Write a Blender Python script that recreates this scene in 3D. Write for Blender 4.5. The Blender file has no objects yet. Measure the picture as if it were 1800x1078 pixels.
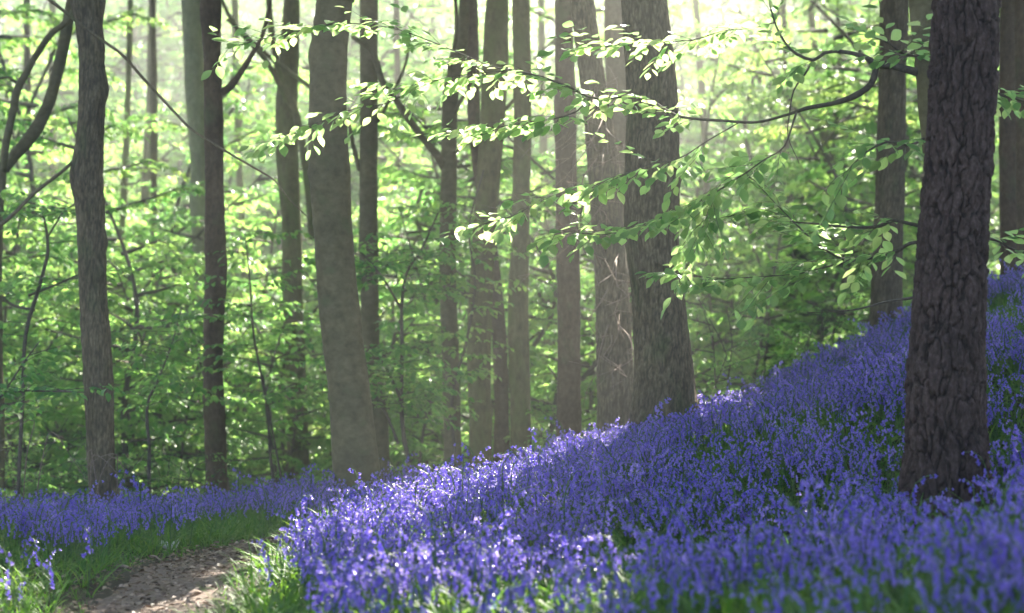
import bpy, math, random
import numpy as np
from mathutils import Vector

# ------------------------------------------------------------------ camera, sky, sun, exposure
scene = bpy.context.scene
COL = scene.collection
CAM_Z = 1.5
FPX = 3000.0            # focal length in pixels of the 1800 px wide photograph
HOR = 500.0             # row of the horizon
cam_d = bpy.data.cameras.new('camera')
cam = bpy.data.objects.new('camera', cam_d); COL.objects.link(cam)
cam.location = (0, 0, CAM_Z)
cam.rotation_euler = (math.radians(90), 0, 0)
cam_d.sensor_width = 36.0
cam_d.lens = 60.0
cam_d.shift_y = -39.0 / 1800.0
cam_d.clip_end = 2000
cam_d.clip_start = 0.05
cam_d.dof.use_dof = True
cam_d.dof.focus_distance = 10.6
cam_d.dof.aperture_fstop = 1.9
scene.camera = cam

SUN_EL, SUN_AZ = math.radians(34), math.radians(17)      # azimuth measured from +Y towards +X
SUN = np.array([math.sin(SUN_AZ) * math.cos(SUN_EL), math.cos(SUN_AZ) * math.cos(SUN_EL), math.sin(SUN_EL)])
world = bpy.data.worlds.new('World'); scene.world = world
world.use_nodes = True
wn = world.node_tree
sky = wn.nodes.new('ShaderNodeTexSky'); sky.sky_type = 'NISHITA'; sky.sun_disc = False
sky.sun_elevation = SUN_EL
sky.sun_rotation = SUN_AZ
sky.air_density = 1.0; sky.dust_density = 1.5
bg = wn.nodes['Background']; bg.inputs['Strength'].default_value = 0.06
wn.links.new(sky.outputs[0], bg.inputs['Color'])
sun_d = bpy.data.lights.new('sun', 'SUN'); sun_d.energy = 5.0; sun_d.angle = math.radians(0.5)
sun_d.color = (1.0, 0.93, 0.80)
sun = bpy.data.objects.new('sun', sun_d); COL.objects.link(sun)
sun.rotation_euler = Vector(-SUN).to_track_quat('-Z', 'Y').to_euler()
sun.location = (0, 0, 30)
vs = scene.view_settings
vs.view_transform = 'Standard'; vs.look = 'None'; vs.gamma = 1.0; vs.use_curve_mapping = False
vs.exposure = 2.95
HAZE_DENSITY = 0.0044
cy = scene.cycles
cy.max_bounces = 6; cy.diffuse_bounces = 3; cy.glossy_bounces = 2; cy.transmission_bounces = 4
cy.volume_bounces = 0; cy.transparent_max_bounces = 4
cy.use_denoising = True
cy.sample_clamp_indirect = 6.0
cy.caustics_reflective = False; cy.caustics_refractive = False
cy.use_adaptive_sampling = True; cy.adaptive_threshold = 0.02

R = np.random.default_rng(11)

def PW(px, row, D):
    """point at distance D (metres along the view) seen at a photograph pixel"""
    return np.array([(px - 900) / FPX * D, D, CAM_Z - (row - HOR) / FPX * D])

# ------------------------------------------------------------------ numpy noise
def _h(i, j, k, s=0):
    n = (i.astype(np.int64) * 374761393 + j.astype(np.int64) * 668265263 + k.astype(np.int64) * 2147483647 + s * 1274126177) & 0xFFFFFFFF
    n = ((n ^ (n >> 13)) * 1274126177) & 0xFFFFFFFF
    n = ((n ^ (n >> 16)) * 2246822519) & 0xFFFFFFFF
    return ((n ^ (n >> 15)) & 0xFFFFFF) / float(0xFFFFFF)

def vnoise(p, s=0):
    p = np.asarray(p, float)
    i = np.floor(p).astype(np.int64); f = p - i
    f = f * f * (3 - 2 * f)
    r = 0
    for a in (0, 1):
        for b in (0, 1):
            for c in (0, 1):
                w = (f[:, 0] if a else 1 - f[:, 0]) * (f[:, 1] if b else 1 - f[:, 1]) * (f[:, 2] if c else 1 - f[:, 2])
                r = r + w * _h(i[:, 0] + a, i[:, 1] + b, i[:, 2] + c, s)
    return r

def fbm(p, o=4, s=0):
    r, a, t = 0, 1.0, 0
    p = np.asarray(p, float)
    for k in range(o):
        r = r + a * vnoise(p * 2 ** k, s + k); t += a; a *= .5
    return r / t

def worley(p, s=0):
    p = np.asarray(p, float)
    i = np.floor(p).astype(np.int64)
    d1 = np.full(len(p), 9.); d2 = np.full(len(p), 9.); cid = np.zeros(len(p))
    for a in (-1, 0, 1):
        for b in (-1, 0, 1):
            for c in (-1, 0, 1):
                ci = i + np.array([a, b, c])
                q = np.stack([_h(ci[:, 0], ci[:, 1], ci[:, 2], s + m) for m in (1, 2, 3)], 1) + ci
                d = np.sqrt(((q - p) ** 2).sum(1))
                n = d < d1
                d2 = np.where(n, d1, np.minimum(d2, d)); cid = np.where(n, _h(ci[:, 0], ci[:, 1], ci[:, 2], s + 7), cid)
                d1 = np.where(n, d, d1)
    return d1, d2, cid

# ------------------------------------------------------------------ mesh helpers
def mesh_np(name, V, faces, mats, smooth=True, var=None, midx=None):
    """faces: list of (n,k) index arrays"""
    V = np.asarray(V, np.float32)
    faces = [np.asarray(f, np.int32) for f in (faces if isinstance(faces, list) else [faces]) if len(f)]
    me = bpy.data.meshes.new(name)
    me.vertices.add(len(V)); me.vertices.foreach_set('co', V.ravel())
    idx = np.concatenate([f.ravel() for f in faces])
    tot = np.concatenate([np.full(len(f), f.shape[1], np.int32) for f in faces])
    st = np.concatenate([[0], np.cumsum(tot)[:-1]]).astype(np.int32)
    me.loops.add(len(idx)); me.loops.foreach_set('vertex_index', idx)
    me.polygons.add(len(tot)); me.polygons.foreach_set('loop_start', st); me.polygons.foreach_set('loop_total', tot)
    me.polygons.foreach_set('use_smooth', np.full(len(tot), smooth))
    for m in (mats if isinstance(mats, (list, tuple)) else [mats]): me.materials.append(m)
    if midx is not None: me.polygons.foreach_set('material_index', np.asarray(midx, np.int32))
    if var is not None:
        a = me.attributes.new('var', 'FLOAT', 'FACE'); a.data.foreach_set('value', np.asarray(var, np.float32))
    me.update(calc_edges=True)
    return me

def link(name, data, parent=None, loc=None):
    o = bpy.data.objects.new(name, data); COL.objects.link(o)
    if parent is not None: o.parent = parent
    if loc is not None: o.location = loc
    return o

def tag(o, label=None, cat=None, group=None, kind=None):
    if label: o['label'] = label
    if cat: o['category'] = cat
    if group: o['group'] = group
    if kind: o['kind'] = kind
    return o

class MB:
    def __init__(s): s.V = []; s.F = {}; s.n = 0
    def add(s, V, F):
        V = np.asarray(V, float); F = np.asarray(F, int)
        s.F.setdefault(F.shape[1], []).append(F + s.n); s.V.append(V); s.n += len(V)
    def arrays(s): return np.concatenate(s.V), [np.concatenate(f) for f in s.F.values()]
    def mesh(s, name, mat, off=None, smooth=True):
        V, F = s.arrays()
        if off is not None: V = V - np.asarray(off)
        return mesh_np(name, V, F, mat, smooth)

def grid_faces(nr, ns):
    """rings of ns points, nr rings"""
    a = np.arange(nr - 1)[:, None] * ns + np.arange(ns)[None, :]
    b = np.arange(nr - 1)[:, None] * ns + (np.arange(ns)[None, :] + 1) % ns
    return np.stack([a, b, b + ns, a + ns], -1).reshape(-1, 4)

def resample(P, r, step):
    P = np.asarray(P, float); r = np.asarray(r, float)
    # Catmull-Rom through the points
    n = len(P); out = []; ro = []
    Q = np.vstack([2 * P[0] - P[1], P, 2 * P[-1] - P[-2]])
    for i in range(n - 1):
        p0, p1, p2, p3 = Q[i], Q[i + 1], Q[i + 2], Q[i + 3]
        m = max(1, int(np.linalg.norm(p2 - p1) / step))
        t = (np.arange(m) / m)[:, None]
        out.append(.5 * ((2 * p1) + (-p0 + p2) * t + (2 * p0 - 5 * p1 + 4 * p2 - p3) * t ** 2 + (-p0 + 3 * p1 - 3 * p2 + p3) * t ** 3))
        ro.append(r[i] + (r[i + 1] - r[i]) * t[:, 0])
    out.append(P[-1:]); ro.append(r[-1:])
    return np.vstack(out), np.concatenate(ro)

def tube(P, r, ns=6, wob=0.0, seed=0):
    P = np.asarray(P, float); r = np.asarray(r, float)
    T = np.gradient(P, axis=0); T /= np.linalg.norm(T, axis=1)[:, None] + 1e-12
    N = np.zeros_like(T)
    n = np.cross(T[0], [0.31, 0.2, 0.93]);
    if np.linalg.norm(n) < 1e-3: n = np.cross(T[0], [1, 0, 0])
    n /= np.linalg.norm(n)
    for i in range(len(P)):
        n = n - T[i] * n.dot(T[i]); n /= np.linalg.norm(n) + 1e-12; N[i] = n
    B = np.cross(T, N)
    th = np.arange(ns) / ns * 2 * np.pi
    rr = r[:, None] * np.ones(ns)[None]
    if wob:
        q = P[:, None, :] + (np.cos(th)[None, :, None] * N[:, None] + np.sin(th)[None, :, None] * B[:, None]) * rr[..., None]
        rr = rr * (1 + wob * (fbm(q.reshape(-1, 3) * 9, 3, seed).reshape(rr.shape) - .5) * 2)
    V = P[:, None, :] + (np.cos(th)[None, :, None] * N[:, None] + np.sin(th)[None, :, None] * B[:, None]) * rr[..., None]
    V = np.concatenate([V.reshape(-1, 3), P[:1] - T[:1] * r[0] * .3, P[-1:] + T[-1:] * r[-1]])
    F = grid_faces(len(P), ns)
    m = len(P) * ns
    caps = [[(k + 1) % ns, k, m, m] for k in range(ns)] + [[m - ns + k, m - ns + (k + 1) % ns, m + 1, m + 1] for k in range(ns)]
    return V, F, np.array(caps)[:, :3]

def add_tube(mb, P, r, ns=6, step=None, wob=0.0, seed=0):
    P = np.asarray(P, float); r = np.asarray(r, float)
    if r.ndim == 0: r = np.full(len(P), float(r))
    if step: P, r = resample(P, r, step)
    V, F, C = tube(P, r, ns, wob, seed)
    n0 = mb.n
    mb.add(V, F)
    mb.F.setdefault(3, []).append(C + n0)

# ------------------------------------------------------------------ materials
def new_mat(name):
    m = bpy.data.materials.new(name); m.use_nodes = True
    nt = m.node_tree; nt.nodes.clear()
    out = nt.nodes.new('ShaderNodeOutputMaterial')
    return m, nt, out

def N_(nt, t, **kw):
    n = nt.nodes.new(t)
    for k, v in kw.items():
        if k.startswith('i_'): n.inputs[k[2:].replace('_', ' ')].default_value = v
        else: setattr(n, k, v)
    return n

def ramp(nt, fac, stops):
    r = nt.nodes.new('ShaderNodeValToRGB')
    e = r.color_ramp.elements
    while len(e) < len(stops): e.new(.5)
    for x, (p, c) in zip(e, stops): x.position = p; x.color = (*c, 1)
    nt.links.new(fac, r.inputs[0])
    return r.outputs[0]

def leaf_mat(name, stops, tstops, trans=.5, rough=.45, spec=.35, attr='var', veins=False):
    m, nt, out = new_mat(name)
    at = N_(nt, 'ShaderNodeAttribute', attribute_name=attr)
    oi = N_(nt, 'ShaderNodeObjectInfo')
    ad = N_(nt, 'ShaderNodeMath', operation='ADD'); nt.links.new(at.outputs['Fac'], ad.inputs[0])
    ml = N_(nt, 'ShaderNodeMath', operation='MULTIPLY_ADD'); nt.links.new(oi.outputs['Random'], ml.inputs[0]); ml.inputs[1].default_value = .5; ml.inputs[2].default_value = -.25
    nt.links.new(ml.outputs[0], ad.inputs[1]); ad.use_clamp = True
    fac = ad.outputs[0]
    p = N_(nt, 'ShaderNodeBsdfPrincipled'); p.inputs['Roughness'].default_value = rough; p.inputs['Specular IOR Level'].default_value = spec
    nt.links.new(ramp(nt, fac, stops), p.inputs['Base Color'])
    t = N_(nt, 'ShaderNodeBsdfTranslucent'); nt.links.new(ramp(nt, fac, tstops), t.inputs['Color'])
    if veins:
        tc = N_(nt, 'ShaderNodeTexCoord')
        w = N_(nt, 'ShaderNodeTexWave', wave_type='BANDS', bands_direction='DIAGONAL'); w.inputs['Scale'].default_value = 3.0; w.inputs['Distortion'].default_value = .6
        nt.links.new(tc.outputs['Object'], w.inputs['Vector'])
        b = N_(nt, 'ShaderNodeBump'); b.inputs['Strength'].default_value = .35; b.inputs['Distance'].default_value = .02
        nt.links.new(w.outputs['Fac'], b.inputs['Height']); nt.links.new(b.outputs[0], p.inputs['Normal'])
    mx = N_(nt, 'ShaderNodeMixShader'); mx.inputs[0].default_value = trans
    nt.links.new(p.outputs[0], mx.inputs[1]); nt.links.new(t.outputs[0], mx.inputs[2])
    nt.links.new(mx.outputs[0], out.inputs['Surface'])
    return m

def bark_mat(name, dark, mid, light, zs=.25, scale=40, bump=.6, dist=.01, moss=None, moss_amt=.0, rings=False, cav=None):
    m, nt, out = new_mat(name)
    tc = N_(nt, 'ShaderNodeTexCoord')
    mp = N_(nt, 'ShaderNodeMapping'); mp.inputs['Scale'].default_value = (1, 1, zs); nt.links.new(tc.outputs['Object'], mp.inputs['Vector'])
    n1 = N_(nt, 'ShaderNodeTexNoise'); n1.inputs['Scale'].default_value = scale; n1.inputs['Detail'].default_value = 6; n1.inputs['Roughness'].default_value = .65
    nt.links.new(mp.outputs[0], n1.inputs['Vector'])
    n2 = N_(nt, 'ShaderNodeTexNoise'); n2.inputs['Scale'].default_value = 3.0; n2.inputs['Detail'].default_value = 5; nt.links.new(tc.outputs['Object'], n2.inputs['Vector'])
    c = ramp(nt, n1.outputs['Fac'], [(.3, dark), (.5, mid), (.72, light)])
    last = c
    mx = N_(nt, 'ShaderNodeMix', data_type='RGBA', blend_type='MULTIPLY'); mx.inputs[0].default_value = .55
    v = ramp(nt, n2.outputs['Fac'], [(.3, (.5, .5, .55)), (.7, (1.25, 1.2, 1.15))])
    nt.links.new(last, mx.inputs['A']); nt.links.new(v, mx.inputs['B']); last = mx.outputs['Result']
    if moss:
        n3 = N_(nt, 'ShaderNodeTexNoise'); n3.inputs['Scale'].default_value = 5.5; n3.inputs['Detail'].default_value = 7; nt.links.new(mp.outputs[0], n3.inputs['Vector'])
        f = N_(nt, 'ShaderNodeMapRange'); f.inputs['From Min'].default_value = .62 - moss_amt * .4; f.inputs['From Max'].default_value = .75 - moss_amt * .2
        f.inputs['To Max'].default_value = .7
        nt.links.new(n3.outputs['Fac'], f.inputs['Value'])
        m2 = N_(nt, 'ShaderNodeMix', data_type='RGBA'); nt.links.new(f.outputs[0], m2.inputs[0]); nt.links.new(last, m2.inputs['A']); m2.inputs['B'].default_value = (*moss, 1)
        last = m2.outputs['Result']
    if cav is not None:      # crack colour: a darker tone along the fissures
        at = N_(nt, 'ShaderNodeAttribute', attribute_name='crack')
        m3 = N_(nt, 'ShaderNodeMix', data_type='RGBA'); nt.links.new(at.outputs['Fac'], m3.inputs[0]); nt.links.new(last, m3.inputs['A']); m3.inputs['B'].default_value = (*cav, 1)
        last = m3.outputs['Result']
    p = N_(nt, 'ShaderNodeBsdfPrincipled'); p.inputs['Roughness'].default_value = .85; p.inputs['Specular IOR Level'].default_value = .2
    nt.links.new(last, p.inputs['Base Color'])
    h = n1.outputs['Fac']
    if rings:
        mp2 = N_(nt, 'ShaderNodeMapping'); mp2.inputs['Scale'].default_value = (2.2, 2.2, 26); nt.links.new(tc.outputs['Object'], mp2.inputs['Vector'])
        n4 = N_(nt, 'ShaderNodeTexNoise'); n4.inputs['Scale'].default_value = 1.0; n4.inputs['Detail'].default_value = 3; nt.links.new(mp2.outputs[0], n4.inputs['Vector'])
        aa = N_(nt, 'ShaderNodeMath', operation='MULTIPLY_ADD'); nt.links.new(n4.outputs['Fac'], aa.inputs[0]); aa.inputs[1].default_value = 1.2; nt.links.new(h, aa.inputs[2]); h = aa.outputs[0]
    b = N_(nt, 'ShaderNodeBump'); b.inputs['Strength'].default_value = bump; b.inputs['Distance'].default_value = dist
    nt.links.new(h, b.inputs['Height']); nt.links.new(b.outputs[0], p.inputs['Normal'])
    nt.links.new(p.outputs[0], out.inputs['Surface'])
    return m

def noise_mat(name, stops, scale=6, detail=8, rough=.9, bump=.5, dist=.02):
    m, nt, out = new_mat(name)
    tc = N_(nt, 'ShaderNodeTexCoord')
    n1 = N_(nt, 'ShaderNodeTexNoise'); n1.inputs['Scale'].default_value = scale; n1.inputs['Detail'].default_value = detail; n1.inputs['Roughness'].default_value = .7
    nt.links.new(tc.outputs['Object'], n1.inputs['Vector'])
    p = N_(nt, 'ShaderNodeBsdfPrincipled'); p.inputs['Roughness'].default_value = rough; p.inputs['Specular IOR Level'].default_value = .2
    nt.links.new(ramp(nt, n1.outputs['Fac'], stops), p.inputs['Base Color'])
    b = N_(nt, 'ShaderNodeBump'); b.inputs['Strength'].default_value = bump; b.inputs['Distance'].default_value = dist
    nt.links.new(n1.outputs['Fac'], b.inputs['Height']); nt.links.new(b.outputs[0], p.inputs['Normal'])
    nt.links.new(p.outputs[0], out.inputs['Surface'])
    return m

M = {}
M['pine'] = bark_mat('pine_bark', (.034, .021, .018), (.07, .046, .039), (.14, .10, .09), zs=.6, scale=55, bump=1.0, dist=.012, cav=(.012, .007, .006))
M['oak'] = bark_mat('oak_bark', (.10, .077, .048), (.185, .145, .092), (.285, .23, .155), zs=.45, scale=60, bump=.8, dist=.01, cav=(.04, .03, .02), moss=(.10, .12, .05), moss_amt=.15)
M['beech'] = bark_mat('beech_bark', (.095, .080, .042), (.15, .127, .070), (.205, .175, .105), zs=1.2, scale=14, bump=.25, dist=.006, moss=(.12, .13, .06), moss_amt=.12, rings=True)
M['mossy'] = bark_mat('mossy_bark', (.085, .075, .033), (.145, .122, .055), (.205, .18, .088), zs=.5, scale=22, bump=.4, dist=.008, moss=(.14, .16, .05), moss_amt=.35, rings=True)
M['pale_moss'] = bark_mat('pale_mossy_bark', (.16, .16, .095), (.24, .235, .14), (.31, .30, .20), zs=.6, scale=16, bump=.3, dist=.006, moss=(.20, .23, .09), moss_amt=.3, rings=True)
M['brown'] = bark_mat('brown_bark', (.065, .043, .027), (.115, .078, .05), (.175, .128, .085), zs=.6, scale=30, bump=.6, dist=.01, moss=(.10, .11, .05), moss_amt=.1)
M['twig'] = bark_mat('twig_bark', (.06, .05, .04), (.11, .09, .072), (.17, .14, .115), zs=1, scale=50, bump=.3, dist=.004)
M['deadtwig'] = bark_mat('dead_twig_bark', (.14, .10, .08), (.26, .19, .15), (.38, .30, .25), zs=1, scale=60, bump=.3, dist=.003)
M['leaf'] = leaf_mat('spring_leaf', [(0, (.05, .16, .055)), (.5, (.09, .24, .065)), (1, (.15, .31, .08))],
                     [(0, (.22, .56, .13)), (.5, (.38, .67, .15)), (1, (.58, .74, .20))], trans=.55)
M['near_leaf'] = leaf_mat('beech_leaf', [(0, (.08, .20, .06)), (.5, (.13, .27, .075)), (1, (.20, .34, .09))],
                          [(0, (.36, .64, .22)), (.5, (.50, .74, .28)), (1, (.66, .80, .34))], trans=.58, rough=.38, spec=.5, veins=True)
M['dark_leaf'] = leaf_mat('shrub_leaf', [(0, (.025, .075, .022)), (.5, (.04, .11, .028)), (1, (.07, .16, .03))],
                          [(0, (.08, .24, .04)), (.5, (.14, .32, .05)), (1, (.22, .40, .06))], trans=.42)
M['bell'] = leaf_mat('bluebell_petal', [(0, (.072, .05, .43)), (.5, (.14, .092, .57)), (1, (.27, .17, .67))],
                     [(0, (.24, .16, .77)), (.5, (.45, .35, .90)), (1, (.76, .67, .97))], trans=.5, rough=.28, spec=1.0)
M['stem'] = leaf_mat('bluebell_stem', [(0, (.05, .12, .03)), (1, (.10, .16, .06))], [(0, (.12, .28, .04)), (1, (.2, .36, .06))], trans=.25)
M['strap'] = leaf_mat('strap_leaf', [(0, (.04, .11, .028)), (.5, (.062, .155, .036)), (1, (.10, .20, .045))],
                      [(0, (.12, .30, .03)), (.5, (.2, .42, .04)), (1, (.32, .48, .05))], trans=.42, rough=.5, spec=.3)
M['litter'] = leaf_mat('dead_leaf', [(0, (.05, .03, .02)), (.4, (.12, .075, .05)), (.75, (.22, .155, .115)), (1, (.40, .31, .25))],
                       [(0, (.05, .03, .01)), (1, (.2, .1, .04))], trans=.12, rough=.6)
M['soil'] = noise_mat('forest_soil', [(.3, (.018, .014, .010)), (.55, (.04, .034, .018)), (.75, (.05, .065, .022))], scale=3)
M['path'] = noise_mat('trodden_path', [(.25, (.075, .052, .040)), (.5, (.16, .118, .094)), (.75, (.27, .21, .175))], scale=18, bump=.8, dist=.03)
M['pale'] = noise_mat('bleached_wood', [(.3, (.42, .42, .40)), (.7, (.68, .68, .66))], scale=30, bump=.4, dist=.01)

# ------------------------------------------------------------------ ground height
CTRL = np.array([
    # X, Y, Z
    (-1.6, 7.3, .05), (-1.9, 9, -.03), (-1.7, 10.5, -.12), (-2.6, 9, -.05), (-4, 10, -.1), (-3.4, 13, -.44), (-6, 14, -.6), (-3.2, 15, -.75), (-1.4, 14.3, -.40),
    (-1.2, 12, -.22), (-.6, 13, -.27), (0, 13.6, -.17), (0, 10, .10), (0, 6.5, .18), (1.15, 13.0, .22), (.7, 13.4, .03), (2.1, 8.3, .27), (1, 6, .34), (1.6, 5.5, .46), (3, 6, .8),
    (1.8, 11, .45), (2.0, 15, .28), (3.0, 15.3, .67), (4.0, 16.8, 1.0), (4.9, 16, 1.36), (3.2, 11, .92), (4.2, 10, 1.35), (6.5, 14, 2.1), (2.6, 13.5, .54),
    (-3, 0, -.1), (0, 0, .12), (3, 0, .7), (8, 5, 2.3), (-8, 5, -.3), (-10, 12, -.8), (12, 12, 3.6), (-2, 4, 0),
    (-9, 20, -2.2), (-4, 19, -2.0), (0, 19, -2.0), (2.5, 20, -1.2), (5, 21, -.1), (8, 21, 1.4), (13, 22, 3.2),
    (-14, 28, -4), (-4, 28, -4), (4, 28, -3.3), (10, 28, -1.2), (18, 30, 2.5),
    (-20, 42, -3), (0, 42, -2.8), (20, 42, .3), (-25, 60, 2.5), (0, 60, 2.0), (25, 60, 3.0), (-40, 85, 9.5), (0, 85, 7.5), (40, 85, 8.5),
    (-60, 120, 15), (0, 120, 11.5), (60, 120, 13), (-90, 200, 14), (0, 200, 9.5), (90, 200, 13), (-60, 20, -4), (60, 30, 14), (-60, -20, -3), (60, -20, 9), (0, -25, -.5), (-100, 90, 8), (100, 90, 18)], float)
def _mq(d): return np.sqrt(d * d + 1.2 ** 2)
_A = _mq(np.linalg.norm(CTRL[:, None, :2] - CTRL[None, :, :2], axis=2)) + np.eye(len(CTRL)) * -.05
_A = np.block([[_A, np.ones((len(CTRL), 1))], [np.ones((1, len(CTRL))), np.zeros((1, 1))]])
_W = np.linalg.solve(_A, np.append(CTRL[:, 2], 0))
def gz(x, y):
    x = np.atleast_1d(np.asarray(x, float)); y = np.atleast_1d(np.asarray(y, float))
    sh = np.broadcast(x, y).shape
    x = np.broadcast_to(x, sh).ravel(); y = np.broadcast_to(y, sh).ravel()
    out = np.empty(len(x))
    for a in range(0, len(x), 20000):
        d = np.sqrt((x[a:a + 20000, None] - CTRL[None, :, 0]) ** 2 + (y[a:a + 20000, None] - CTRL[None, :, 1]) ** 2)
        out[a:a + 20000] = _mq(d) @ _W[:-1] + _W[-1]
    p = np.stack([x * .9, y * .9, np.zeros_like(x)], 1)
    out += (fbm(p, 3, 5) - .5) * .10
    return out.reshape(sh)
def gz1(x, y): return float(gz(x, y)[0])

def axis(fine0, fine1, step, lo, hi):
    a = list(np.arange(fine0, fine1 + 1e-6, step))
    s = step
    while a[-1] < hi: s *= 1.18; a.append(min(a[-1] + s, hi))
    s = step
    while a[0] > lo: s *= 1.18; a.insert(0, max(a[0] - s, lo))
    return np.array(a)
gx = axis(-6, 8, .12, -110, 110); gy = axis(3, 22, .12, -30, 220)
GX, GY = np.meshgrid(gx, gy)
GV = np.stack([GX.ravel(), GY.ravel(), gz(GX.ravel(), GY.ravel())], 1)
a = (np.arange(len(gy) - 1)[:, None] * len(gx) + np.arange(len(gx) - 1)[None]).ravel()
GF = np.stack([a, a + 1, a + 1 + len(gx), a + len(gx)], 1)
tag(link('ground', mesh_np('ground', GV, GF, M['soil'])), kind='structure')

def hit(px, row):
    """where the view ray through a pixel meets the ground"""
    D = np.arange(4, 30, .05)
    z = CAM_Z - (row - HOR) / FPX * D
    g = gz((px - 900) / FPX * D, D)
    k = int(np.argmax(z < g)) if (z < g).any() and D[int(np.argmax(z < g))] < 17 else int(np.argmin(np.where(D < 16, z - g, 9)))
    return np.array([(px - 900) / FPX * D[k], D[k], g[k]])

# path
PATH = np.array([(-1.35, 3.0), (-1.55, 5.0), (-1.60, 7.0), (-1.68, 8.2), (-1.72, 9.2), (-1.62, 10.2), (-1.25, 11.2), (-.7, 12.1), (-.3, 13.2), (-.2, 15), (-.6, 18)])
pp, pw = resample(np.c_[PATH, np.zeros(len(PATH))], [.30, .29, .27, .26, .25, .22, .13, .07, .05, .05, .05], .08)
pt = np.gradient(pp, axis=0); pt /= np.linalg.norm(pt, axis=1)[:, None]
pn = np.stack([-pt[:, 1], pt[:, 0]], 1)
cols = np.linspace(-1, 1, 13)
pv = []
for c in cols:
    e = pw * c * (1 + .28 * (fbm(np.c_[pp[:, :2] * 3, np.full(len(pp), np.sign(c) * 5.)], 3, 3) * 2 - 1))
    xy = pp[:, :2] + pn * e[:, None]
    pv.append(np.c_[xy, gz(xy[:, 0], xy[:, 1]) + .006 + .02 * (1 - abs(c)) * fbm(np.c_[xy * 14, np.zeros(len(xy))], 2, 4)])
pv = np.stack(pv, 1)
L, C_ = pv.shape[:2]
a = (np.arange(L - 1)[:, None] * C_ + np.arange(C_ - 1)[None]).ravel()
tag(link('path', mesh_np('path', pv.reshape(-1, 3), np.stack([a, a + C_, a + C_ + 1, a + 1], 1), M['path'])), kind='structure')

def path_dist(x, y):
    """signed: negative on the left of the path"""
    d = np.sqrt((x[:, None] - pp[None, :, 0]) ** 2 + (y[:, None] - pp[None, :, 1]) ** 2)
    k = d.argmin(1)
    s = np.sign((x - pp[k, 0]) * pt[k, 1] - (y - pp[k, 1]) * pt[k, 0])
    return d[np.arange(len(x)), k] - pw[k], s

# ------------------------------------------------------------------ leaves as arrays
def leaf_frames(pos, d, n):
    d = d / (np.linalg.norm(d, axis=1)[:, None] + 1e-9)
    n = n - d * (n * d).sum(1)[:, None]; n /= np.linalg.norm(n, axis=1)[:, None] + 1e-9
    return d, n, np.cross(n, d)

def leaf_quads(pos, d, n, size, asp=.62):
    """folded diamond leaf: two triangles' worth of surface per half"""
    d, n, s = leaf_frames(pos, d, n)
    L = size[:, None]
    b = pos; t = pos + d * L - n * L * .10
    l = pos + d * L * .45 + s * L * asp * .5 + n * L * .07
    r = pos + d * L * .45 - s * L * asp * .5 + n * L * .07
    V = np.stack([b, l, t, r], 1).reshape(-1, 3)
    k = np.arange(len(pos))[:, None] * 4
    F = np.concatenate([k + [0, 2, 1], k + [0, 3, 2]], 1).reshape(-1, 3)
    return V, F

def leaf_hex(pos, d, n, size, asp=.6):
    """six-point leaf folded along the midrib (4 quads as 2 halves)"""
    d, n, s = leaf_frames(pos, d, n)
    L = size[:, None]
    b = pos; t = pos + d * L - n * L * .14
    m = pos + d * L * .5
    def side(q):
        return (pos + d * L * .28 + q * s * L * asp * .44 + n * L * .06, pos + d * L * .68 + q * s * L * asp * .42 + n * L * .03)
    l1, l2 = side(1); r1, r2 = side(-1)
    V = np.stack([b, l1, l2, t, r2, r1, m], 1).reshape(-1, 3)
    k = np.arange(len(pos))[:, None] * 7
    F = np.concatenate([k + [0, 6, 2, 1], k + [6, 3, 2, 2], k + [0, 5, 4, 6], k + [6, 4, 3, 3]], 1).reshape(-1, 4)
    q = F[F[:, 2] != F[:, 3]]; tr = F[F[:, 2] == F[:, 3]][:, :3]
    return V, q, tr

def rot2(v, a):
    c, s = math.cos(a), math.sin(a)
    return np.array([v[0] * c - v[1] * s, v[0] * s + v[1] * c, v[2]])

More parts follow.
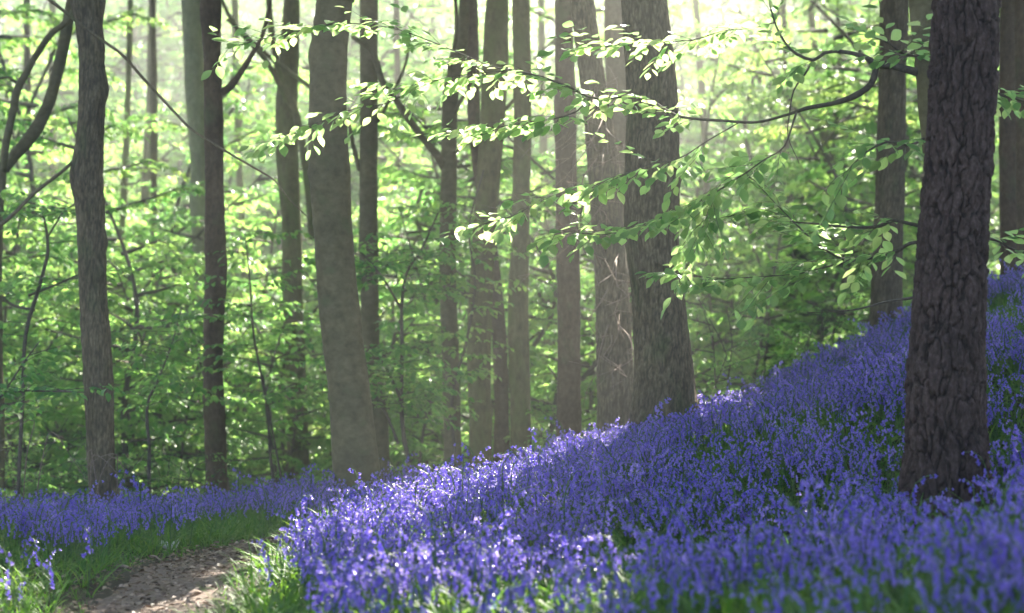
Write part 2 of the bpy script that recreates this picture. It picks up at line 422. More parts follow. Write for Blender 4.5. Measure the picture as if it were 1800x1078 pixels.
def spray(poly, rng, twig_len=.4, twig_step=.1, leaf_step=.05, leaf=.075, droop=.15, start=.15, wood=None, wr=.0025, hang=.3, vert=.08, end=.65):
    """twigs alternating along a limb and leaves alternating along the twigs; returns leaf arrays"""
    P, _ = resample(poly, np.zeros(len(poly)), .04)
    seg = np.r_[0, np.cumsum(np.linalg.norm(np.diff(P, axis=0), axis=1))]; T = np.gradient(P, axis=0)
    tot = seg[-1]; s = tot * start; side = 1 if rng.random() < .5 else -1
    pos, dr, nr, sz = [], [], [], []
    def leaves_on(Q, lo):
        g = np.r_[0, np.cumsum(np.linalg.norm(np.diff(Q, axis=0), axis=1))]
        sd = 1; x = lo
        while x <= g[-1]:
            p = np.array([np.interp(x, g, Q[:, k]) for k in range(3)])
            t = Q[-1] - Q[0]; t /= np.linalg.norm(t) + 1e-9
            e = x > g[-1] - leaf_step * .6
            dd = t if e else rot2(t, sd * rng.uniform(.6, 1.15))
            dd = dd / np.linalg.norm(dd) + np.array([rng.normal(0, .15), rng.normal(0, .15), -rng.uniform(0, 1) * hang - rng.exponential(.12)])
            pos.append(p); dr.append(dd); nr.append([rng.normal(0, .35), rng.normal(0, .35), 1]); sz.append(leaf * rng.uniform(.65, 1.15))
            sd = -sd; x += leaf_step * rng.uniform(.7, 1.3)
    while s < tot:
        p = np.array([np.interp(s, seg, P[:, k]) for k in range(3)]); t = np.array([np.interp(s, seg, T[:, k]) for k in range(3)])
        t /= np.linalg.norm(t) + 1e-9
        f = 1 - end * s / tot
        ln = twig_len * f * rng.uniform(.5, 1.2)
        d = rot2(np.array([t[0], t[1], t[2] * .5]), side * rng.uniform(.6, 1.1)); d = d / (np.linalg.norm(d) + 1e-9) + [0, 0, rng.normal(0, vert)]
        d2 = d + np.array([rng.normal(0, .15), rng.normal(0, .15), -droop + rng.normal(0, .12)])
        Q = np.array([p, p + d * ln * .35, p + (d * .5 + d2 * .5) * ln * .7, p + (d * .35 + d2 * .65) * ln + [0, 0, -droop * ln * .4]])
        if wood is not None: add_tube(wood, Q, np.linspace(wr, wr * .35, 4), 3)
        leaves_on(Q, leaf_step * rng.uniform(.4, 1))
        side = -side; s += twig_step * rng.uniform(.6, 1.4)
    leaves_on(P[int(len(P) * .8):], .02)
    return np.array(pos), np.array(dr), np.array(nr), np.array(sz)

def cat(L): return [np.concatenate([l[k] for l in L if len(l[0])]) for k in range(4)]

# ------------------------------------------------------------------ sunny gaps: rays the canopy leaves free
SUN_TARGETS = []
# the sunlit streak on the bank: X, Y on the ground and radius of the gap
for X_, Y_, rad in [(-1.2, 7.4, .42), (-1.1, 7.9, .5), (-.95, 8.4, .5), (-.8, 9.2, .5), (-.7, 9.9, .5), (-.55, 10.5, .5), (-.35, 11.1, .5), (-.1, 11.8, .5), (.15, 12.3, .6), (.42, 12.9, .58), (.68, 13.4, .5), (.9, 13.9, .35), (1.5, 13.3, .38), (1.75, 13.9, .25),
                    (-1.0, 7.3, .36), (-.9, 7.6, .42), (-.7, 8.2, .45), (-.5, 8.7, .45), (-.3, 9.3, .42), (-.1, 10.1, .4), (.1, 11.0, .36), (.35, 12.0, .3)]:
    SUN_TARGETS.append((np.array([X_, Y_, gz1(X_, Y_) + .28]), rad * 1.4))
for px, row, D, rad in [(560, 200, 11.2, .42), (480, 260, 11.2, .42), (690, 165, 11.2, .22), (560, 40, 11.2, .4), (820, 90, 11, .4), (900, 160, 11, .42), (860, 220, 11, .42), (960, 220, 11, .3), (1190, 490, 9.8, .2), (1400, 385, 10.2, .3), (1470, 430, 10.1, .2), (1180, 220, 10.5, .15), (1330, 60, 10, .45), (1230, 70, 10.1, .45), (1120, 70, 10.3, .45), (1010, 90, 10.5, .45), (1180, 140, 10.4, .3), (700, 50, 11.1, .4), (430, 70, 11.2, .4)]:
    SUN_TARGETS.append((PW(px, row, D), rad))
def sunny(P):
    """mask of points that stand in one of the free rays"""
    m = np.zeros(len(P), bool)
    for q, rad in SUN_TARGETS:
        v = P - q; t = v @ SUN
        d = np.sqrt(np.maximum((v * v).sum(1) - t * t, 0))
        m |= (d < rad) & (t > .8)
    return m

# ------------------------------------------------------------------ standing trees
def trunk_mesh(mb, P, r, bark, ns, step, gzv, seed, flare=.35, knots=()):
    P, r = resample(P, r, step)
    hgt = P[:, 2] - gzv
    th = np.arange(ns) / ns * 2 * np.pi
    k = 5 + seed % 3
    rr = r[:, None] * (1 + flare * np.exp(-np.maximum(hgt, -.2) / .22)[:, None] * (.55 + .45 * np.cos(k * th[None] + seed + .6 * np.sin(2 * th[None] + seed))))
    nx, ny = np.cos(th)[None], np.sin(th)[None]
    q = np.stack([nx * rr, ny * rr, np.repeat(P[:, 2:3], ns, 1)], -1).reshape(-1, 3)
    crack = np.zeros(len(q))
    lo = (fbm(q * np.array([5, 5, 1.6]), 3, seed) - .5)
    if bark == 'pine':
        w = q + np.stack([fbm(q * np.array([11, 11, 6]), 3, seed + m) - .5 for m in (0, 11, 23)], 1) * np.array([.09, .09, .16])
        w = w + np.stack([fbm(q * np.array([45, 45, 30]), 2, seed + m) - .5 for m in (31, 41, 51)], 1) * np.array([.022, .022, .05])
        d1, d2, cid = worley(w * np.array([20, 20, 4.8]), seed)
        e = np.clip((d2 - d1) / .16, 0, 1)
        d1b, d2b, cb = worley(w * np.array([44, 44, 20.]), seed + 3)
        e2 = np.clip((d2b - d1b) / .10, 0, 1)
        disp = .017 * (e - 1) + .010 * (cid - .5) + .003 * (e2 - 1) + .011 * (cb - .5) + .006 * (fbm(q * np.array([60, 60, 40]), 3, seed) - .5) + .02 * lo
        e = np.minimum(e, .55 + .45 * e2)
        crack = 1 - np.minimum(e * 1.6, 1)
    elif bark == 'oak':
        w = q + (fbm(q * np.array([9, 9, 5]), 3, seed)[:, None] - .5) * np.array([.06, .06, .10])
        d1, d2, cid = worley(w * np.array([38, 38, 7.]), seed)
        e = np.clip((d2 - d1) / .4, 0, 1)
        disp = .009 * (e - 1) + .004 * (cid - .5) + .003 * (fbm(q * 60, 2, seed) - .5) + .03 * lo
        crack = .8 * (1 - np.minimum(e * 1.5, 1))
    else:
        disp = .03 * lo + .006 * (fbm(q * np.array([10, 10, 25]), 3, seed) - .5)
        if bark == 'brown':
            d1, d2, cid = worley(q * np.array([9, 9, 7.]), seed); disp += .012 * np.exp(-(d1 / .22) ** 2)
    if bark in ('beech', 'mossy'):
        kr = np.random.default_rng(seed + 900)
        for zk, ak, aw in zip(kr.uniform(P[:, 2].min(), P[:, 2].max(), 26), kr.uniform(0, 6.28, 26), kr.uniform(.5, 1.6, 26)):
            da = (np.tile(th, len(P)) - ak + np.pi) % (2 * np.pi) - np.pi
            disp = disp + .007 * np.exp(-((q[:, 2] - zk - .02 * np.cos(da * 2)) / .018) ** 2 - (da / aw) ** 2)
    disp = disp.reshape(rr.shape)
    if bark != 'pine' and ns > 20:
        kr = np.random.default_rng(seed + 950)
        knots = list(knots) + [(kr.uniform(g_, P[:, 2].max()), kr.uniform(3.4, 6.0), kr.uniform(.025, .05), kr.uniform(.012, .026)) for g_ in [gzv + .4] * 7]
    for kz, ka, ks, kh in knots:
        da = (th[None] - ka + np.pi) % (2 * np.pi) - np.pi
        disp = disp + kh * np.exp(-((P[:, 2:3] - kz) / ks) ** 2 - (da * r[:, None] / ks) ** 2)
    rr = rr + disp
    V = np.stack([P[:, 0:1] + nx * rr, P[:, 1:2] + ny * rr, np.repeat(P[:, 2:3], ns, 1)], -1).reshape(-1, 3)
    mb.add(V, grid_faces(len(P), ns)[:, ::-1] if P[0, 2] > P[-1, 2] else grid_faces(len(P), ns))
    return crack

def canopy(root, off, c, rad, hz, n, rng, mat, leaf=.15, clip=True, lay=.25):
    """crown of many leaf faces in flattened clumps through the crown's volume"""
    nc = max(10, int(n / 130))
    u = rng.normal(size=(nc, 3)); u /= np.linalg.norm(u, axis=1)[:, None]
    cc = c + u * (rng.random((nc, 1)) ** .42) * np.array([rad, rad, hz])
    k = rng.integers(0, nc, n)
    pos = cc[k] + rng.normal(size=(n, 3)) * np.array([.62, .62, lay]) * (rad / 3.0)
    if clip:
        keep = ~sunny(pos)
        # nothing of the high crowns hangs down into the view below the photograph's top edge
        keep &= (pos[:, 2] - CAM_Z) / np.maximum(pos[:, 1], 1) > (HOR + 6) / FPX
        pos = pos[keep]
    n = len(pos)
    ang = rng.random(n) * 2 * np.pi
    d = np.stack([np.cos(ang), np.sin(ang), rng.normal(-.2, .3, n)], 1)
    nr = np.stack([rng.normal(0, .4, n), rng.normal(0, .4, n), np.ones(n)], 1)
    V, F = leaf_quads(pos, d, nr, leaf * rng.uniform(.6, 1.2, n))
    var = np.repeat(rng.random(n) * .6 + .2, 2)
    o = link('crown', mesh_np('crown', V - off, F, mat, False, var), root)
    tag(o, kind='stuff')
    return cc

TREES = {}
ALLT = []
def tree(name, label, D, rows, bark, seed, cat_='tree', group=None, fork_top=None, ns=40, step=.06, height=15, crown=None, knots=(), mat=None, branches=(), base=None, lean_top=0.0, flare=.35, Dtop=None):
    """rows: (row, x_left, x_right) from the top of the picture to the foot"""
    rng = np.random.default_rng(seed)
    P, r = [], []
    for row, xl, xr in rows:
        P.append(PW((xl + xr) / 2, row, D)); r.append((xr - xl) / 2 / FPX * D)
    P = np.array(P); r = np.array(r)
    g = gz1(P[-1, 0], P[-1, 1])
    if P[-1, 2] > g - .12:
        dx = (P[-1] - P[-2]) / max(1e-6, P[-2, 2] - P[-1, 2])
        n = P[-1] + np.array([dx[0] * .3, 0, -1]) * (P[-1, 2] - g + .15)
        P = np.vstack([P, n]); r = np.append(r, r[-1] * 1.06)
    else:
        keep = P[:, 2] > g - .15
        P = np.vstack([P[keep], [P[-1, 0], P[-1, 1], g - .15]]); r = np.append(r[keep], r[-1])
    zt = g + height
    if zt > P[0, 2] + 1:
        dx = (P[0] - P[1]) / (P[0, 2] - P[1, 2])
        hs = np.linspace(0, zt - P[0, 2], 7)[1:]
        ex = [P[0] + np.array([dx[0] * .35 * h + lean_top * h + rng.normal(0, .08), rng.normal(0, .08), h]) for h in hs]
        P = np.vstack([np.array(ex)[::-1], P]); r = np.concatenate([(r[0] * np.linspace(.93, .25, len(hs)))[::-1], r])
    root = link(name, None, loc=(P[-1, 0], P[-1, 1], g)); root.empty_display_size = .2
    off = np.array(root.location)
    vis = P[:, 2] < CAM_Z + (HOR + 60) / FPX * D
    k = max(int(np.argmax(vis)) - 1, 0)
    mb = MB()
    crack = trunk_mesh(mb, P[k:], r[k:], bark, ns, step, g, seed, flare, knots)
    me = mb.mesh('trunk', mat or M[bark], off)
    at = me.attributes.new('crack', 'FLOAT', 'POINT'); at.data.foreach_set('value', np.asarray(crack, np.float32))
    link('trunk', me, root)
    # upper stem and limbs
    ub = MB()
    if k > 0: add_tube(ub, P[:k + 1][::-1] - 0 * off, r[:k + 1][::-1] * .985, 12, .3)
    if crown:
        cz, rad, hz, n = crown
        if D < 26 and D > 12.5: cz, rad, hz, n = cz - 2.1, rad * 1.2, hz * 1.6, int(n * 2.0)  # crowns above the view lowered and thickened to shade the bank
        cc = np.array([np.interp(cz, P[::-1, 2], P[::-1, 0]), P[0, 1], cz])
        cl = canopy(root, off, cc, rad, hz, n, rng, M['leaf'], .21)
        for q in cl[::6]:
            z0 = np.clip(q[2] - rng.uniform(1, 3), cz - hz, P[0, 2] - .3)
            s = np.array([np.interp(z0, P[::-1, 2], P[::-1, 0]), np.interp(z0, P[::-1, 2], P[::-1, 1]), z0])
            if (s[2] - CAM_Z) / s[1] < (HOR + 40) / FPX: continue
            mid = (s + q) / 2 + [0, 0, .3]
            if sunny(np.concatenate([s + (mid - s) * np.linspace(.1, 1, 8)[:, None], mid + (q - mid) * np.linspace(0, 1, 8)[:, None]])).any(): continue
            add_tube(ub, [s, mid, q], [.06, .035, .012], 5, .4)
    if ub.n: link('upper_limbs', ub.mesh('upper_limbs', mat or M[bark], off), root)
    for b in branches:
        bb = MB()
        bp = np.array([PW(x, y, d) for x, y, d, w in b]); br = np.array([w / 2 / FPX * d for x, y, d, w in b])
        add_tube(bb, bp, br, 8, .05, wob=.12, seed=seed)
        link('branch', bb.mesh('branch', mat or M[bark], off), root)
    tag(root, label, cat_, group)
    TREES[label] = root
    if crown and D > 12.5: ALLT.append((root, off, P, mat or M[bark]))
    return root, off, P, r

# the large trunks of the photograph
tree('pine_tree', 'thick pine trunk with dark flaky plated bark standing in the bluebells', 8.3,
     [(-40, 1648, 1760), (0, 1643, 1756), (100, 1637, 1752), (250, 1630, 1745), (400, 1616, 1738), (540, 1606, 1731), (700, 1592, 1731), (800, 1590, 1735), (860, 1588, 1743), (930, 1588, 1752)],
     'pine', 3, ns=240, step=.009, height=13, crown=(10.5, 2.2, 1.6, 3000), flare=.22)
tree('oak_tree', 'rough ridged oak trunk rising from the crest of the bluebell bank', 13.0,
     [(-40, 1091, 1170), (0, 1092, 1174), (150, 1100, 1190), (300, 1098, 1195), (400, 1098, 1193), (500, 1108, 1200), (600, 1113, 1212), (680, 1113, 1222), (740, 1110, 1229)],
     'oak', 5, ns=150, step=.018, height=15, crown=(12.2, 3.2, 2.6, 7000), flare=.28,
     knots=((PW(0, 405, 13)[2], 4.4, .10, .03), (PW(0, 600, 13)[2], 4.9, .07, .03), (PW(0, 650, 13)[2], 4.0, .08, .03), (PW(0, 300, 13)[2], .2, .09, .03)))
tree('knobbly_tree', 'grey trunk with knobs and bulges beside the left end of the bluebells', 14.0,
     [(-40, 112, 168), (0, 122, 176), (50, 133, 181), (100, 138, 184), (200, 137, 185), (270, 131, 183), (320, 129, 182), (400, 135, 184), (500, 138, 188), (600, 143, 196), (700, 148, 199), (800, 153, 202), (870, 158, 205)],
     'oak', 8, ns=100, step=.03, height=14, crown=(12, 3.0, 2.4, 6000), flare=.15,
     knots=((PW(0, 155, 14)[2], 5.9, .10, .045), (PW(0, 175, 14)[2], 5.3, .06, .03), (PW(0, 425, 14)[2], 6.0, .06, .03), (PW(0, 310, 14)[2], 3.3, .14, .03), (PW(0, 200, 14)[2], 5.0, .05, .025)),
     branches=[[(170, 60, 14, 16), (178, 0, 14.2, 17), (180, -60, 14.4, 16)],
               [(60, -20, 12.6, 6), (100, 10, 12.6, 6), (140, 42, 12.6, 5.5), (175, 68, 12.6, 5.5), (215, 97, 12.5, 5), (258, 145, 12.5, 5), (312, 203, 12.4, 4.5), (340, 230, 12.4, 4.5), (400, 268, 12.3, 4), (455, 300, 12.3, 3.2), (483, 318, 12.2, 3), (510, 352, 12.2, 2.4), (541, 382, 12.2, 1.6)],
               [(130, 283, 14, 6), (105, 305, 13.8, 6), (60, 340, 13.6, 6), (20, 380, 13.4, 7), (-20, 412, 13.2, 7)]])
tree('beech_tree', 'leaning smooth olive-grey beech trunk at the edge of the bluebells', 14.5,
     [(-40, 556, 626), (0, 556, 620), (60, 549, 613), (100, 545, 610), (180, 543, 609), (250, 543, 610), (320, 546, 615), (400, 550, 620), (500, 556, 628), (600, 566, 638), (700, 577, 650), (800, 585, 663), (850, 588, 669)],
     'beech', 12, ns=56, step=.035, height=17, crown=(13, 3.6, 3.0, 8000), flare=.18,
     knots=((PW(0, 330, 14.5)[2], 4.3, .06, .02), (PW(0, 470, 14.5)[2], 4.2, .05, .015), (PW(0, 95, 14.5)[2], 3.1, .08, .02)))
tree('warty_tree', 'slim brown trunk dotted with bark bumps in front of a pale beech', 17.5,
     [(-40, 350, 388), (0, 352, 388), (20, 350, 390), (100, 357, 388), (200, 358, 392), (300, 360, 393), (400, 360, 395), (490, 360, 398), (640, 356, 392), (740, 358, 396), (870, 361, 399)],
     'brown', 14, ns=40, step=.04, height=15, crown=(13, 3, 2.6, 6000),
     branches=[[(390, 162, 17.5, 14), (405, 152, 17.4, 13), (425, 125, 17.3, 11), (445, 92, 17.2, 9), (462, 60, 17.2, 8), (480, -20, 17.2, 6)]])
tree('pale_beech_tree', 'pale mossy beech trunk half hidden behind a slim brown trunk', 25.5,
     [(-40, 316, 357), (0, 319, 357), (150, 325, 359), (280, 334, 363), (350, 333, 364), (450, 340, 364), (600, 346, 366), (700, 345, 364), (880, 345, 367)],
     'mossy', 15, ns=32, step=.06, height=16, crown=(13, 3.2, 2.6, 6000), mat=M['pale_moss'])
tree('forked_tree', 'greenish trunk with a fork wound by a brown stem above the valley', 24,
     [(-40, 500, 528), (0, 499, 527), (100, 491, 526), (200, 484, 523), (300, 487, 525), (400, 496, 530), (500, 497, 531), (700, 502, 540), (860, 505, 546)],
     'mossy', 16, ns=32, step=.06, height=16, crown=(13.5, 3.3, 2.6, 6000),
     branches=[[(505, 170, 23.6, 14), (490, 130, 23.6, 12), (478, 60, 23.6, 11), (470, -30, 23.8, 10)], [(548, 420, 23.4, 12), (538, 300, 23.4, 14), (520, 200, 23.4, 14), (500, 165, 23.4, 12), (470, 110, 23.3, 9), (448, 85, 23.3, 9), (410, 40, 23.3, 8), (380, -20, 23.3, 7)], [(545, 153, 23, 8), (520, 135, 23, 8), (480, 105, 23, 8), (440, 70, 23, 7), (400, 35, 23, 6)]])
tree('grey_tree', 'upright blue-grey trunk just behind the leaning beech', 20,
     [(-40, 633, 665), (0, 632, 665), (200, 633, 664), (400, 631, 664), (600, 635, 668), (750, 645, 682), (820, 648, 686)],
     'beech', 17, ns=32, step=.06, height=16, crown=(13.5, 3.2, 2.6, 6000),
     branches=[[(632, 300, 20, 9), (622, 260, 20, 8), (612, 215, 20, 7), (600, 190, 20, 6)], [(664, 215, 20, 7), (690, 165, 19.8, 6), (712, 115, 19.8, 5), (722, 60, 19.8, 4)]])
tree('slender_beech_tree', 'slender grey trunk throwing a long crooked bough to one side', 19.5,
     [(-40, 808, 826), (0, 806, 826), (60, 803, 824), (110, 795, 818), (160, 779, 806), (300, 775, 803), (440, 773, 801), (540, 775, 803), (640, 778, 808), (720, 778, 810), (800, 780, 812)],
     'beech', 18, ns=32, step=.06, height=15, crown=(12.8, 3, 2.4, 6000),
     branches=[[(782, 300, 19.5, 14), (770, 275, 19.4, 14), (745, 245, 19.3, 13), (715, 205, 19.2, 13), (695, 175, 19.2, 12), (675, 150, 19.1, 12), (660, 105, 19.1, 11), (648, 85, 19.1, 10), (620, 65, 19, 8)],
               [(798, 268, 19.4, 8), (830, 245, 19.3, 7), (870, 210, 19.3, 7), (905, 175, 19.2, 7), (945, 138, 19.2, 6)], [(795, 160, 19.4, 9), (790, 120, 19.3, 8), (802, 60, 19.3, 7), (800, -20, 19.3, 7)],
               [(800, 200, 19.4, 7), (815, 170, 19.3, 7), (850, 150, 19.2, 7), (890, 140, 19.2, 6), (920, 148, 19.2, 5)]])
tree('broad_beech_tree', 'broad shaded olive trunk standing close beside a second trunk in the valley', 19,
     [(-40, 856, 897), (0, 855, 895), (130, 846, 894), (250, 842, 885), (400, 832, 872), (540, 823, 866), (650, 822, 863), (800, 825, 865)],
     'mossy', 19, ns=36, step=.06, height=17, crown=(13.6, 3.4, 2.8, 7000))
tree('twin_stem_tree', 'thin dark stem leaning between two olive trunks', 20.2,
     [(-40, 815, 838), (100, 820, 842), (250, 826, 846), (400, 845, 868), (540, 862, 886), (650, 868, 892), (800, 868, 896)],
     'brown', 20, ns=28, step=.08, height=14, crown=(12.6, 2.6, 2, 4000))
tree('olive_tree', 'round olive-brown trunk with green-tinged bark next to a reddish trunk', 18.3,
     [(-40, 900, 930), (0, 900, 931), (200, 903, 934), (400, 899, 931), (540, 893, 929), (700, 896, 932), (800, 897, 935)],
     'mossy', 21, ns=36, step=.06, height=16, crown=(13.3, 3.1, 2.6, 6000))
tree('reddish_tree', 'straight reddish-brown trunk left of the twiggy grey trunk', 16.5,
     [(-40, 975, 1004), (0, 975, 1005), (200, 975, 1013), (400, 977, 1017), (540, 980, 1020), (700, 978, 1021), (760, 978, 1023)],
     'brown', 22, ns=48, step=.05, height=16, crown=(13, 3, 2.6, 6000))
tree('twiggy_tree', 'dark grey leaning trunk with dead twigs close behind the oak', 15.2,
     [(-40, 996, 1040), (0, 1001, 1044), (150, 1019, 1066), (300, 1034, 1090), (400, 1040, 1098), (500, 1045, 1105), (600, 1047, 1112), (740, 1050, 1116)],
     'oak', 23, ns=80, step=.035, height=16, crown=(13, 3.2, 2.6, 6000), flare=.15)
tree('hidden_tree', 'dark trunk seen only between the oak and its leaning neighbour', 21,
     [(-40, 1062, 1100), (0, 1062, 1100), (200, 1066, 1104), (400, 1072, 1110), (700, 1075, 1115)],
     'brown', 24, ns=28, step=.08, height=16, crown=(12.4, 3.4, 2.8, 11000))
tree('far_oak_tree', 'grey furrowed trunk behind the bank beside the pine', 18,
     [(-40, 1546, 1598), (0, 1545, 1597), (100, 1545, 1594), (250, 1540, 1592), (400, 1535, 1588), (540, 1530, 1587), (580, 1528, 1588)],
     'oak', 25, ns=90, step=.035, height=15, crown=(12.6, 3.2, 2.6, 6000), flare=.15)
tree('shaded_trunk', 'dark trunk half lost in shade right behind the pine', 18.5,
     [(-40, 1757, 1788), (0, 1758, 1788), (250, 1756, 1792), (500, 1758, 1796)], 'brown', 26, ns=28, step=.08, height=15, crown=(13, 3, 2.6, 6000))
tree('edge_trunk', 'brown trunk cut by the picture edge above the bluebells', 17,
     [(-40, 1782, 1822), (0, 1784, 1824), (250, 1786, 1828), (480, 1788, 1832)], 'brown', 27, ns=28, step=.08, height=15, crown=(13, 3, 2.6, 6000))
tree('curved_tree', 'tree with two sinuous grey stems parting from a low fork', 17,
     [(285, -2, 16), (330, -6, 10), (400, -10, 6), (500, -14, 4), (650, -12, 6), (740, -10, 8), (860, -12, 9)],
     'beech', 28, ns=28, step=.06, height=2, crown=None,
     branches=[[(8, 300, 17, 18), (20, 280, 17, 22), (55, 240, 17, 24), (80, 195, 17, 23), (95, 150, 17, 22), (108, 100, 17, 22), (117, 50, 17, 21), (126, 0, 17, 20), (132, -60, 17, 18)],
               [(5, 300, 16.8, 14), (10, 255, 16.7, 14), (22, 200, 16.7, 14), (30, 160, 16.7, 14), (45, 130, 16.7, 13), (65, 95, 16.7, 12), (90, 60, 16.7, 12), (122, 32, 16.7, 11), (150, -30, 16.7, 9)],
               [(28, 145, 16.7, 6), (14, 136, 16.7, 5), (-15, 142, 16.7, 5)]])

SHORT = [(-10, 'curved two-stemmed tree'), (175, 'knobbly grey trunk'), (370, 'slim warty trunk'), (515, 'greenish forked trunk'), (605, 'leaning smooth beech'), (655, 'blue-grey trunk'), (790, 'slender grey trunk'), (850, 'broad olive trunk'), (915, 'round olive-brown trunk'), (1000, 'straight reddish trunk'), (1080, 'dead-twigged trunk'), (1165, 'ridged oak'), (1560, 'furrowed grey trunk'), (1665, 'thick pine')]
def beyond(x, y):
    p = 900 + x / y * FPX
    k = min(range(len(SHORT)), key=lambda i: abs(SHORT[i][0] - p))
    if abs(SHORT[k][0] - p) < 28 or k in (0, len(SHORT) - 1): return 'behind the ' + SHORT[k][1]
    j = k + 1 if p > SHORT[k][0] else k - 1
    a_, b_ = sorted((k, j))
    return 'between the %s and %s' % (SHORT[a_][1], SHORT[b_][1])

# ------------------------------------------------------------------ tall trees farther down the valley
mid = [(208, 30, 12, 'mossy'), (250, 34, 16, 'beech'), (276, 29, 12, 'brown'), (432, 33, 13, 'mossy'), (712, 36, 13, 'brown'), (955, 34, 15, 'mossy'), (1240, 33, 13, 'brown'), (1380, 33, 10, 'brown'), (1470, 34, 14, 'beech'), (60, 32, 14, 'brown'), (100, 38, 14, 'mossy'), (590, 38, 14, 'mossy'), (1060, 37, 14, 'beech'), (1700, 27, 22, 'brown'), (-120, 33, 18, 'mossy'), (1900, 28, 22, 'mossy'), (1650, 36, 16, 'mossy'), (1860, 22, 24, 'brown'), (1990, 25, 24, 'mossy'), (1890, 33, 20, 'brown'), (2060, 30, 24, 'mossy'), (2150, 24, 30, 'brown'), (1840, 38, 18, 'mossy'), (2200, 34, 22, 'brown')]  # last ones, beyond the right edge, unseen, added to shade the bank
for i, (px, D, w, bk) in enumerate(mid):
    rng = np.random.default_rng(100 + i)
    sl = rng.normal(0, 38)
    rows = [(row, px + sl * (t - .5) + 6 * math.sin(4 * t + i) - w / 2 * (.85 + .3 * t), px + sl * (t - .5) + 6 * math.sin(4 * t + i) + w / 2 * (.85 + .3 * t)) for row, t in ((-30, 0), (150, .2), (330, .4), (500, .6), (700, .8), (900, 1))]
    tree('woodland_tree', 'thin hazy trunk far down the valley ' + beyond((px - 900) / FPX * D, D), D, rows, bk, 200 + i, group='thin trunks far down the valley', ns=16, step=.15, height=19 + rng.uniform(-1, 2), crown=(13.5 + rng.uniform(-1, 1.5) + (1.5 if px > 1700 else 0), 3.3 + .6 * (px > 1700), 2.8 + 1.2 * (px > 1700), 2600 + 7400 * (px > 1700)))

# added unseen leaf clumps on the sun rays, shading the bank outside the sunny gap
rng = np.random.default_rng(55)
STREAK = np.array([q for q, r_ in SUN_TARGETS[:11] + SUN_TARGETS[14:22]])
clumps = {}
for i in range(1500):
    p = np.array([rng.uniform(-4.2, 5.5), rng.uniform(4.3, 16.5), 0]); p[2] = gz1(p[0], p[1]) + .25
    if np.sqrt(((STREAK[:, :2] - p[:2]) ** 2).sum(1)).min() < .62: continue
    best = None
    for t in rng.uniform(13, 26, 8):
        c = p + SUN * t
        for k, (root, off, P, mt) in enumerate(ALLT):
            x_ = np.interp(c[2], P[::-1, 2], P[::-1, 0]); dd = math.hypot(c[0] - x_, c[1] - off[1])
            if best is None or dd < best[0]: best = (dd, k, c)
    if best[0] < 4.2: clumps.setdefault(best[1], []).append(best[2])
for k, cs in clumps.items():
    root, off, P, mt = ALLT[k]
    cs = np.array(cs); n = 70
    pos = np.repeat(cs, n, 0) + rng.normal(size=(len(cs) * n, 3)) * [.34, .34, .16]
    pos = pos[~sunny(pos) & ((pos[:, 2] - CAM_Z) / pos[:, 1] > (HOR + 6) / FPX)]
    n = len(pos); ang = rng.random(n) * 6.28
    V, F = leaf_quads(pos, np.stack([np.cos(ang), np.sin(ang), rng.normal(-.2, .3, n)], 1), np.stack([rng.normal(0, .4, n), rng.normal(0, .4, n), np.ones(n)], 1), .17 * rng.uniform(.6, 1.2, n))
    tag(link('added_shade_leaves', mesh_np('added_shade_leaves', V - off, F, M['leaf'], False, np.repeat(rng.random(n) * .6 + .2, 2)), root), kind='stuff')
    wb = MB()  # added limbs that join the shading clumps to the trunks
    for c in cs[::3]:
        z0 = c[2] - rng.uniform(.4, 1.5)
        s0 = np.array([np.interp(z0, P[::-1, 2], P[::-1, 0]), off[1], z0])
        if (z0 - CAM_Z) / off[1] < (HOR + 40) / FPX: continue
        ln = s0 + (c - s0) * np.linspace(.1, 1, 12)[:, None]
        if sunny(ln).any(): continue
        add_tube(wb, [s0, (s0 + c) / 2 + [0, 0, .15], c], [.035, .02, .006], 5, .4)
    if wb.n: tag(link('added_shade_limbs', wb.mesh('added_shade_limbs', mt, off), root), kind='stuff')

